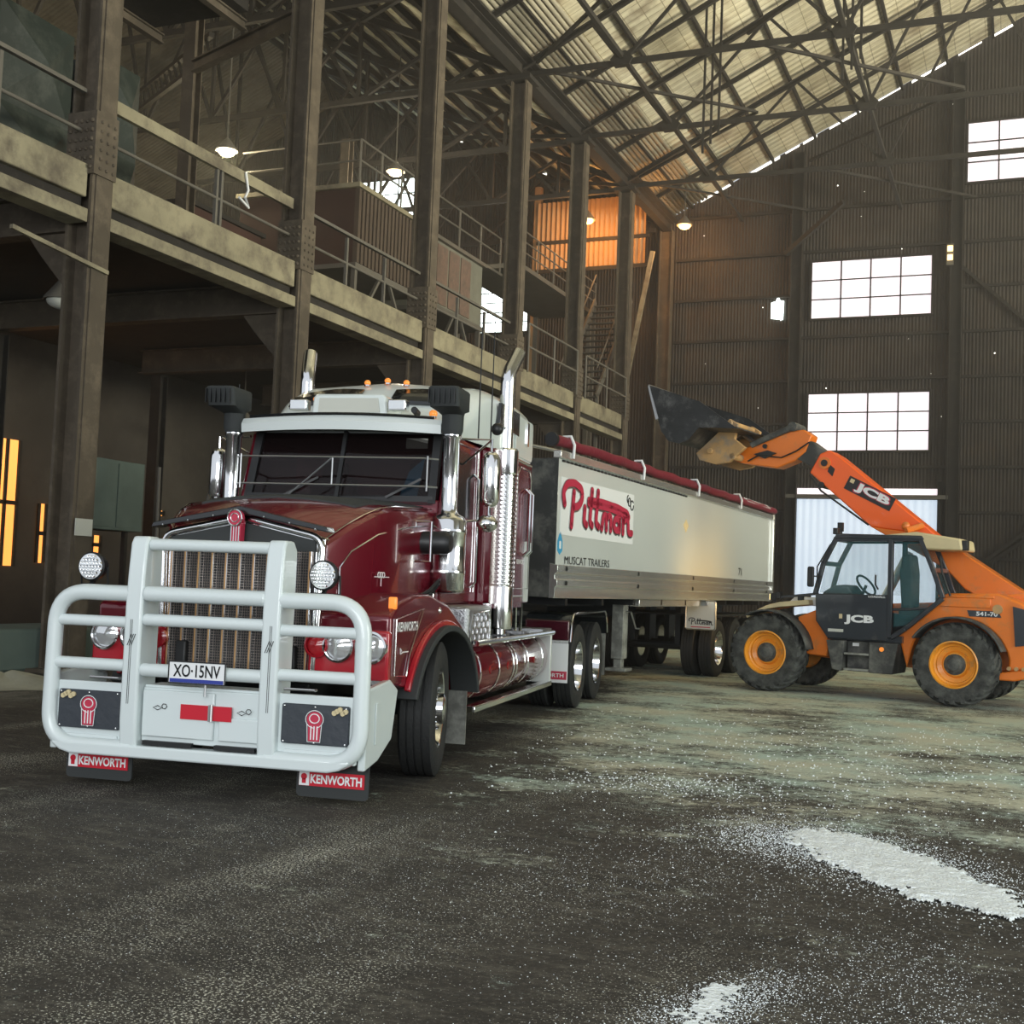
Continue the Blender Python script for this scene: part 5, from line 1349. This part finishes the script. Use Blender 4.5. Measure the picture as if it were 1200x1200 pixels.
# ================================================================ TELEHANDLER
# local frame: x towards its rear (viewer's right), y away from the viewer, z up, origin at the near front wheel
J = thing('telehandler', 'orange telescopic loader with raised arm and dusty bucket reaching over the trailer', 'loader', (-3.787, 19.612, 0), radians(-10.11))
WB = 2.9
def ag_wheel(loc, rz, R_=.62):
    wl = bpy.data.objects.new('loader_wheel', None); COL.objects.link(wl); wl.parent = J; wl.location = loc; wl.rotation_euler = (0, 0, rz)
    h = .23
    g = G().lathe([(.31, -.15), (.34, -.2), (.46, -h), (.54, -h), (.575, -h * .8), (.585, -.08), (.585, .08), (.575, h * .8), (.54, h), (.46, h), (.34, .2), (.31, .15)], (0, 0, 0), 'y', 48)
    for k in range(22):
        for sd in (-1, 1):
            t0 = 2 * pi * (k + (.5 if sd > 0 else 0)) / 22
            rows_ = []
            for q in range(5):
                u = q / 4; y = sd * (.0 + .235 * u); t = t0 + .30 * u; rr_ = R_ - .045 * u ** 3
                w_ = .055
                rows_.append([((rr_) * sin(t + w_), y, rr_ * cos(t + w_)), (rr_ * sin(t - w_), y, rr_ * cos(t - w_)), ((.56 - .05 * u ** 2) * sin(t - w_ * 1.2), y, (.56 - .05 * u ** 2) * cos(t - w_ * 1.2)), ((.56 - .05 * u ** 2) * sin(t + w_ * 1.2), y, (.56 - .05 * u ** 2) * cos(t + w_ * 1.2))])
            g.loft(rows_, closed=True)
    g.build('tyre', 'dusty_rubber', wl, ang=30)
    g = G().lathe([(.33, -.15), (.35, -.205), (.33, -.21), (.305, -.15), (.30, -.12), (.275, -.11), (.265, -.07), (.20, -.05), (.18, -.09), (.17, -.105), (.001, -.105)], (0, 0, 0), 'y', 40)
    g.lathe([(.31, .15), (.28, .1), (.001, .1)], (0, 0, 0), 'y', 20)
    g.build('rim', 'rim_yellow', wl)
    g = G().lathe([(.155, -.08), (.155, -.13), (.13, -.135), (.125, -.15), (.09, -.17), (.085, -.2), (.001, -.205)], (0, 0, 0), 'y', 20)
    for k in range(8):
        a = 2 * pi * k / 8; g.cyl((.125 * cos(a), -.12, .125 * sin(a)), (.125 * cos(a), -.155, .125 * sin(a)), .016, n=6)
    g.build('hub', 'dusty_black', wl)
    return wl
jw = ag_wheel((0, .235, .615), 0)
dup(jw, J, (WB, .235, .615)); dup(jw, J, (0, 2.1, .615), pi); dup(jw, J, (WB, 2.1, .615), pi)
G().cyl((0, .4, .62), (0, 1.95, .62), .12, n=12).cyl((WB, .4, .62), (WB, 1.95, .62), .12, n=12).box(-.15, .15, .6, 1.7, .5, .8).build('axles', 'dusty_black', J)
# chassis
g = G().prism([(-.35, .75), (-.3, 1.15), (.5, 1.2), (.9, 1.0), (2.1, .95), (2.5, 1.5), (3.0, 1.62), (3.8, 1.72), (3.86, 1.45), (3.86, .62), (3.4, .5), (2.0, .48), (.6, .55)], XZ, .95, 1.75)
g.build('chassis', 'jcb_orange', J, bev=.03)
# near side body around the rear wheel
arc = [(WB + .72 * cos(t), .60 + .70 * sin(t)) for t in [radians(a) for a in range(10, 172, 9)]]
g = G().prism([(2.15, .50), (2.0, 1.05), (2.35, 1.25), (2.72, 1.66), (3.45, 1.68), (3.78, 1.55), (3.88, 1.45), (3.88, .60), (3.6, .55)] + [(max(2.22, a), b) for a, b in arc], XZ, .32, .95)
g.build('engine_side', 'jcb_orange', J, bev=.03)
g = G().prism([(3.66, 1.5), (3.86, 1.45), (3.88, .95), (3.70, .92)], XZ, .29, .33).build('tail_panel', 'jcb_navy', J)
G().box(3.84, 3.9, .3, .5, 1.0, 1.2).build('tail_lamp', 'lamp_red', J)
G().prism([(3.3, .5), (3.88, .6), (3.9, .48), (3.7, .42), (3.3, .42)], XZ, .3, 2.05).build('rear_bumper', 'jcb_orange', J, bev=.02)
for k in range(3): G().cyl((3.62 + k * .1, .27, .60), (3.62 + k * .1, .31, .60), .03, n=10).build('reflector', 'worn_tan', J)
# rear right bonnet
G().prism([(1.2, 1.0), (1.25, 1.45), (3.5, 1.6), (3.8, 1.4), (3.8, .7), (1.2, .7)], XZ, 1.75, 2.25).build('engine_cover', 'jcb_orange', J, bev=.04)
# front fender, rear fender
def fender(cx, r, a0, a1, m, nm, ya=.02, yb=.48):
    pts = [(cx + r * cos(radians(a)), .60 + r * sin(radians(a))) for a in range(a0, a1, 8)]
    inn = [(cx + (r - .03) * cos(radians(a)), .60 + (r - .03) * sin(radians(a))) for a in range(a0, a1, 8)]
    return G().prism(pts + inn[::-1], XZ, ya, yb).build(nm, m, J, bev=.01)
fender(0, .70, 8, 128, 'dusty_black', 'front_fender'); fender(WB, .72, 20, 150, 'dusty_black', 'rear_fender')
G().prism([(-.45, 1.18), (-.1, 1.36), (.1, 1.42), (.6, 1.48), (.62, 1.40), (.1, 1.34), (-.1, 1.30), (-.42, 1.14)], XZ, .3, .95).build('front_guard', 'cream', J, bev=.01)
G().prism([(.48, .62), (.42, 1.2), (.78, 1.35), (.95, .88), (.9, .6)], XZ, .35, 1.0).build('front_side', 'jcb_orange', J, bev=.02)
# cab
CY0, CY1 = .16, 1.0
prof = [(.95, .90), (.76, 1.18), (.75, 1.58), (.87, 2.06), (1.06, 2.43), (1.16, 2.48), (2.32, 2.48), (2.42, 2.38), (2.58, 1.95), (2.72, 1.6), (2.6, 1.5), (2.18, 1.12), (1.96, .90)]
def cabframe(y, nm='cab_frame'):
    g = G(); th = .05
    q = [(.75, 1.58), (.87, 2.06), (1.06, 2.44), (2.36, 2.46), (2.55, 2.0), (2.70, 1.58), (2.16, 1.10)]
    P_ = [(a, y, b) for a, b in q]
    for a, b in zip(P_, P_[1:]): g.bar(a, b, .07, .07)
    g.bar((1.92, y, 2.44), (1.92, y, .95), .09, .07, up=(1, 0, 0)); g.bar((2.16, y, 1.10), (1.94, y, .95), .07, .07)
    g.bar((1.95, y, 1.38), (2.5, y, 1.42), .04, .04)
    return g
g = cabframe(CY0 + .03); g2 = cabframe(CY1 - .03); g.v, n0 = g.v, len(g.v); g.add(g2.v, g2.f)
for a, b in ((.87, 2.06), (2.55, 2.0), (1.06, 2.44), (2.36, 2.46)): g.bar((a, CY0, b), (a, CY1, b), .07, .07)
cabj = g.build('cab_frame', 'jcb_navy', J, bev=.01)
G().prism([(.97, .90), (.78, 1.16), (.76, 1.58), (1.90, 1.60), (1.90, .90)], XZ, CY0 - .01, CY0 + .05).build('cab_door', 'jcb_navy', cabj, bev=.012)
G().prism([(.97, .90), (.78, 1.16), (.76, 1.50), (1.90, 1.30), (2.7, 1.5), (2.1, .90)], XZ, CY1 - .08, CY1 - .02).box(.95, 2.1, CY0 + .06, CY1 - .1, .88, .98).build('cab_floor', 'jcb_navy', cabj)
glp = [((.82, 1.60), (.92, 2.06), (1.10, 2.40), (1.87, 2.41), (1.87, 1.60)), ((1.98, 2.41), (2.33, 2.41), (2.50, 2.0), (2.64, 1.60), (2.18, 1.16), (1.98, 1.12))]
for p in glp:
    for y in (CY0 + .03, CY1 - .04): G().prism(list(p), XZ, y, y + .008).build('side_glass', 'glass_tint', cabj)
a = [(.80, CY0 + .08, 1.6), (.80, CY1 - .08, 1.6), (.90, CY1 - .08, 2.04), (.90, CY0 + .08, 2.04)]
G().add(a + [(x + .008, y, z) for x, y, z in a], [(0, 1, 2, 3), (7, 6, 5, 4), (0, 4, 5, 1), (1, 5, 6, 2), (2, 6, 7, 3), (3, 7, 4, 0)]).build('front_glass', 'glass_tint', cabj)
G().prism([(1.03, 2.45), (1.08, 2.53), (2.38, 2.51), (2.42, 2.45)], XZ, CY0 - .02, CY1 + .02).build('cab_roof', 'jcb_navy', cabj, bev=.015)
G().prism([(1.75, 2.51), (2.3, 2.57), (2.94, 2.47), (2.97, 2.30), (2.42, 2.30), (2.34, 2.46)], XZ, CY0 + .0, CY1 + .05).build('roof_cowl', 'cream', J, bev=.03)
G().box(2.95, 3.03, .2, .34, 2.30, 2.45).build('work_lamp', 'black', J, bev=.01)
G().box(1.0, 1.08, .2, .32, 2.52, 2.62).build('work_lamp', 'black', J, bev=.01)
G().cyl((1.04, .5, 2.52), (1.04, .5, 2.60), .02, n=6).box(.99, 1.07, .46, .54, 2.58, 2.72).build('beacon', 'black', J)
# interior
st = G().box(1.98, 2.35, .4, .85, 1.25, 1.42).build('driver_seat', 'interior_grey', cabj, bev=.05)
G().prism([(2.02, 1.42), (1.98, 1.95), (2.02, 2.22), (2.16, 2.24), (2.2, 1.95), (2.2, 1.42)], XZ, .42, .83).build('seat_back', 'interior_grey', st, bev=.04)
G().tube([(1.42 + .05 * cos(t * pi / 10) - .10 * sin(t * pi / 10), .62 + .19 * cos(t * pi / 10), 1.74 + .15 * sin(t * pi / 10)) for t in range(20)], .018, 8, closed=True).cyl((1.42, .62, 1.74), (1.25, .62, 1.3), .025, n=8).build('steering_wheel', 'black', cabj)
G().prism([(.82, 1.6), (1.0, 1.72), (1.2, 1.74), (1.3, 1.62), (1.25, 1.0), (.9, 1.0)], XZ, .3, .9).build('dashboard', 'black_matt', cabj, bev=.03)
G().tube([(.80, .12, 1.68), (.80, .10, 2.0), (1.0, .12, 2.36)], .012, 6).tube([(1.75, .13, 1.68), (1.72, .09, 1.75), (1.72, .09, 1.9)], .014, 6).build('grab_rail', 'black', cabj)
G().prism(rrect(.68, .78, 1.68, 2.0, .03), XZ, -.02, .04).build('side_mirror', 'black', J, bev=.01)
G().tube([(.73, .05, 1.85), (.86, .14, 1.85)], .012, 6).build('mirror_arm', 'black', J)
G().box(.10, .17, .2, .3, 1.48, 1.58).bar((.15, .25, 1.5), (.75, .35, 1.58), .025, .04).build('front_lamp_bar', 'black', J)
G().box(.42, .5, .3, .4, 1.46, 1.56).build('front_lamp', 'black_matt', J, bev=.01)
for yl in (.35, 1.85):
    G().box(-.02, .08, yl - .1, yl + .1, 1.44, 1.56).build('headlamp', 'black', J, bev=.01)
    G().box(-.03, -.02, yl - .085, yl + .085, 1.455, 1.545).build('headlamp_lens', 'lamp_glow', J)
    l_ = light('headlamp_light', 'SPOT', (-3.787 - .06 * .9845 + yl * .1756, 19.612 + .06 * .1756 + yl * .9845, 1.5), 70, (1, .62, .22), .06, aim=(-6.2, 19.9 + yl, 1.7))
    l_.data.spot_size = radians(125); l_.data.spot_blend = 1
G().prism([(.15, 1.38), (.3, 1.52), (.75, 1.52), (.9, 1.38)], XZ, .5, .95).build('front_cowl', 'white_print', J, bev=.03)
# step box under the cab
g = G().prism([(.95, .87), (1.05, .42), (1.2, .40), (1.24, .87)], XZ, .15, .9).box(1.24, 1.62, .3, .9, .40, .87).prism([(1.62, .87), (1.62, .40), (1.98, .40), (2.06, .87)], XZ, .15, .9)
g.build('step_box', 'dusty_black', J, bev=.015)
for z in (.42, .66): G().box(1.24, 1.62, .14, .3, z, z + .03).build('step', 'dusty_grey', J)
G().cyl((1.82, .13, .77), (1.82, .16, .77), .035, n=12).build('marker', 'amber', J)
G().box(1.33, 1.43, .285, .30, .79, .84).build('label_plate', 'white_print', J)
g = G().tube([(2.62, .28, 2.2), (2.68, .2, 1.95), (2.80, .2, 1.62)], .018, 6); g.build('exhaust_hose', 'black', J)
g = G().box(2.62, 3.35, .30, .36, 1.46, 1.60).box(2.6, 3.4, .3, 1.0, 1.60, 1.64); g.build('side_ledge', 'jcb_orange', J, bev=.01)
G().cyl((3.45, .28, 1.45), (3.45, .34, 1.45), .07, n=16).build('filler_cap', 'worn_tan', J)
text('JCB', 'door_lettering', 'white_print', cabj, (1.46, CY0 - .012, 1.20), (1, 0, 0), (0, 0, 1), .46, .15, .05)
G().prism([(1.15, 1.21), (1.20, 1.21), (1.20, 1.28), (1.15, 1.28)], XZ, CY0 - .016, CY0 - .011).build('door_mark', 'cream', cabj)
text('LOADALL', 'door_name', 'white_print', cabj, (1.73, CY0 - .012, 1.565), (1, 0, 0), (0, 0, 1), .26, .03, .02)
G().box(.98, 1.22, CY0 - .016, CY0 - .011, 1.0, 1.045).build('door_label', 'paper', cabj)
G().prism([(3.05, 1.33), (3.02, 1.42), (3.46, 1.42), (3.50, 1.33)], XZ, .308, .314).build('number_ground', 'jcb_navy', J)
text('541-70', 'model_lettering', 'white_print', J, (3.30, .306, 1.375), (1, 0, 0), (0, 0, 1), .30, .065, .03)
# ---- boom (d = 1.05 .. 1.55)
D0, D1 = 1.10, 1.50
outer = [(.29, 3.59), (.46, 3.90), (.61, 3.96), (.78, 3.86), (2.38, 2.56), (3.63, 1.69), (3.85, 1.60), (3.86, 1.25), (3.3, 1.45), (2.80, 1.78), (2.62, 2.02), (1.33, 2.69)]
bo = G().prism(outer[:5] + outer[-1:], XZ, D0, D1).build('boom', 'boom_orange', J, bev=.02)
G().prism([(2.38, 2.56), (3.63, 1.74), (3.95, 1.62), (3.95, 1.22), (3.3, 1.45), (2.80, 1.74), (2.52, 2.04), (1.33, 2.69)], XZ, D0 - .005, D1 + .005).build('boom_rear', 'jcb_orange', bo, bev=.02)
G().prism([(-.2, 4.17), (.3, 4.12), (.56, 3.93), (2.0, 2.76), (1.8, 2.55), (.33, 3.68), (.05, 3.83), (-.3, 3.7)], XZ, D0 + .05, D1 - .05).build('boom_inner', 'dusty_black', bo, bev=.015)
neck = G().prism([(.30, 4.22), (.16, 4.32), (-.06, 4.30), (-.80, 4.06), (-1.05, 3.98), (-1.12, 3.85), (-.95, 3.78), (-.29, 3.68), (.02, 3.80), (.20, 3.95)], XZ, D0 + .03, D1 - .03).build('boom_nose', 'jcb_orange', bo, bev=.02)
G().tube([(-.02, D0, 4.37), (-.75, D0, 4.08)], .055, 12).cyl((-.02, D0 - .04, 4.37), (-.02, D1 + .04, 4.37), .08, n=14).build('tilt_ram', 'dusty_black', neck)
g = G().tube([(.28, D0 - .01, 4.1), (.05, D0 - .02, 3.95), (-.2, D0 - .02, 3.85), (-.6, D0 - .02, 3.9), (-.8, D0 - .02, 3.8)], .014, 6).prism([(-.7, 3.92), (-.45, 3.98), (-.3, 3.93), (-.5, 3.84)], XZ, D0 - .02, D0 + .03).cyl((-.50, D0 - .03, 4.05), (-.50, D0 + .0, 4.05), .04, n=12)
g.build('boom_hoses', 'black', neck)
g = G().cyl((.55, D0 - .04, 3.74), (.55, D0, 3.74), .10, n=20); o = g.build('pivot_cap', 'jcb_orange', bo)
G().cyl((.55, D0 - .06, 3.74), (.55, D0 - .04, 3.74), .055, n=16).build('pivot_pin', 'black', bo)
G().tube([(.30, D0 - .02, 3.55), (.5, D0 - .02, 3.28), (1.3, D0 - .02, 2.72)], .018, 6).cyl((.50, D0 - .02, 3.38), (.50, D1, 3.38), .05, n=10).build('boom_hose_run', 'black', bo)
G().prism([(.63, 3.72), (.72, 3.64), (.68, 3.52), (.60, 3.6)], XZ, D0 - .012, D0 - .002).build('boom_arrow', 'black', bo)
G().cyl((1.95, .9, 2.62), (2.15, D0, 2.72), .05, n=10).sph((1.92, .98, 2.70), .07, 1, 6).build('boom_roller', 'jcb_orange', bo)
dirv = V((1.64 - .95, 0, 3.08 - 3.43)).normalized(); upv = V((-dirv.z, 0, dirv.x))
cxy = V((1.30, D0 - .004, 3.235))
o = G(); c_ = [cxy + dirv * a + upv * b for a, b in ((-.42, -.115), (.42, -.115), (.42, .115), (-.42, .115))]
o.add([p for p in c_] + [p + V((0, -.004, 0)) for p in c_], [(0, 1, 2, 3), (7, 6, 5, 4), (0, 4, 5, 1), (1, 5, 6, 2), (2, 6, 7, 3), (3, 7, 4, 0)]); o.build('logo_ground', 'black', bo)
text('JCB', 'boom_lettering', 'white_print', bo, cxy + V((0, -.005, 0)) + dirv * .05, dirv, upv, .62, .17, .05)
text('JCB', 'boom_lettering_edge', 'sign_red', bo, cxy + V((0, -.0045, 0)) + dirv * .05, dirv, upv, .66, .20, .07, depth=.001)
c_ = [cxy + V((0, -.006, 0)) + dirv * a + upv * b for a, b in ((-.38, .02), (-.31, .02), (-.31, .085), (-.38, .085))]
G().add(c_ + [p + V((0, -.004, 0)) for p in c_], [(0, 1, 2, 3), (7, 6, 5, 4), (0, 4, 5, 1), (1, 5, 6, 2), (2, 6, 7, 3), (3, 7, 4, 0)]).build('logo_square', 'cream', bo)
# lift ram between chassis and boom
G().cyl((1.35, 1.3, 1.2), (1.9, 1.3, 2.3), .07, n=12).build('lift_ram', 'steel', J)
# carriage
cg = G().prism([(-1.55, 3.80), (-1.62, 3.92), (-1.12, 4.36), (-1.02, 4.50), (-.86, 4.40), (-.92, 4.15), (-.72, 4.0), (-1.0, 3.76), (-1.25, 3.72)], XZ, .75, .85)
cg.prism([(-1.55, 3.80), (-1.62, 3.92), (-1.12, 4.36), (-1.02, 4.50), (-.86, 4.40), (-.92, 4.15), (-.72, 4.0), (-1.0, 3.76), (-1.25, 3.72)], XZ, 1.75, 1.85)
cg.cyl((-1.0, .7, 4.42), (-1.0, 1.9, 4.42), .05, n=12).cyl((-1.35, .7, 3.95), (-1.35, 1.9, 3.95), .05, n=12).cyl((-.95, .75, 3.86), (-.95, 1.85, 3.86), .06, n=12)
car = cg.build('carriage', 'worn_tan', J, bev=.01)
G().tube([(-.75, 1.2, 4.15), (-.95, 1.2, 4.3), (-1.1, 1.2, 4.2)], .05, 8).build('tilt_link', 'steel', car)
# bucket: curved shell with side cheeks, tipped forward over the trailer
bp = [(-2.22, 5.02), (-2.12, 4.72), (-2.03, 4.42), (-1.98, 4.22), (-1.82, 4.08), (-1.62, 4.05), (-1.45, 4.16), (-1.30, 4.42), (-1.22, 4.70), (-.75, 4.32)]
prof_o = [(-2.24, 5.04), (-2.02, 4.40), (-1.97, 4.20), (-1.84, 4.06), (-1.66, 4.02), (-1.50, 4.08), (-1.26, 4.38), (-.72, 4.16), (-.62, 4.30), (-1.30, 4.76)]
shell_o = [(-2.24, 5.04), (-2.08, 4.50), (-2.0, 4.25), (-1.86, 4.07), (-1.66, 4.02), (-1.48, 4.08), (-1.30, 4.28), (-.62, 4.24)]
shell_i = [(-.62, 4.27), (-1.33, 4.33), (-1.50, 4.14), (-1.66, 4.08), (-1.83, 4.12), (-1.95, 4.28), (-2.03, 4.50), (-2.20, 5.03)]
B0, B1 = .15, 2.35
bk = G().prism(shell_o + shell_i, XZ, B0, B1).build('bucket', 'bucket_steel', J, bev=.008)
for y in (B0 - .02, B1 - .01):
    G().prism([(-2.24, 5.04), (-2.0, 4.25), (-1.86, 4.07), (-1.66, 4.02), (-1.48, 4.08), (-1.30, 4.28), (-.62, 4.24), (-1.30, 4.72)], XZ, y, y + .03).build('bucket_cheek', 'bucket_steel', bk)
G().prism([(-2.25, 5.06), (-2.27, 5.02), (-2.10, 4.44), (-2.05, 4.46)], XZ, B0 - .03, B1 + .03).build('cutting_edge', 'steel', bk)
haze()
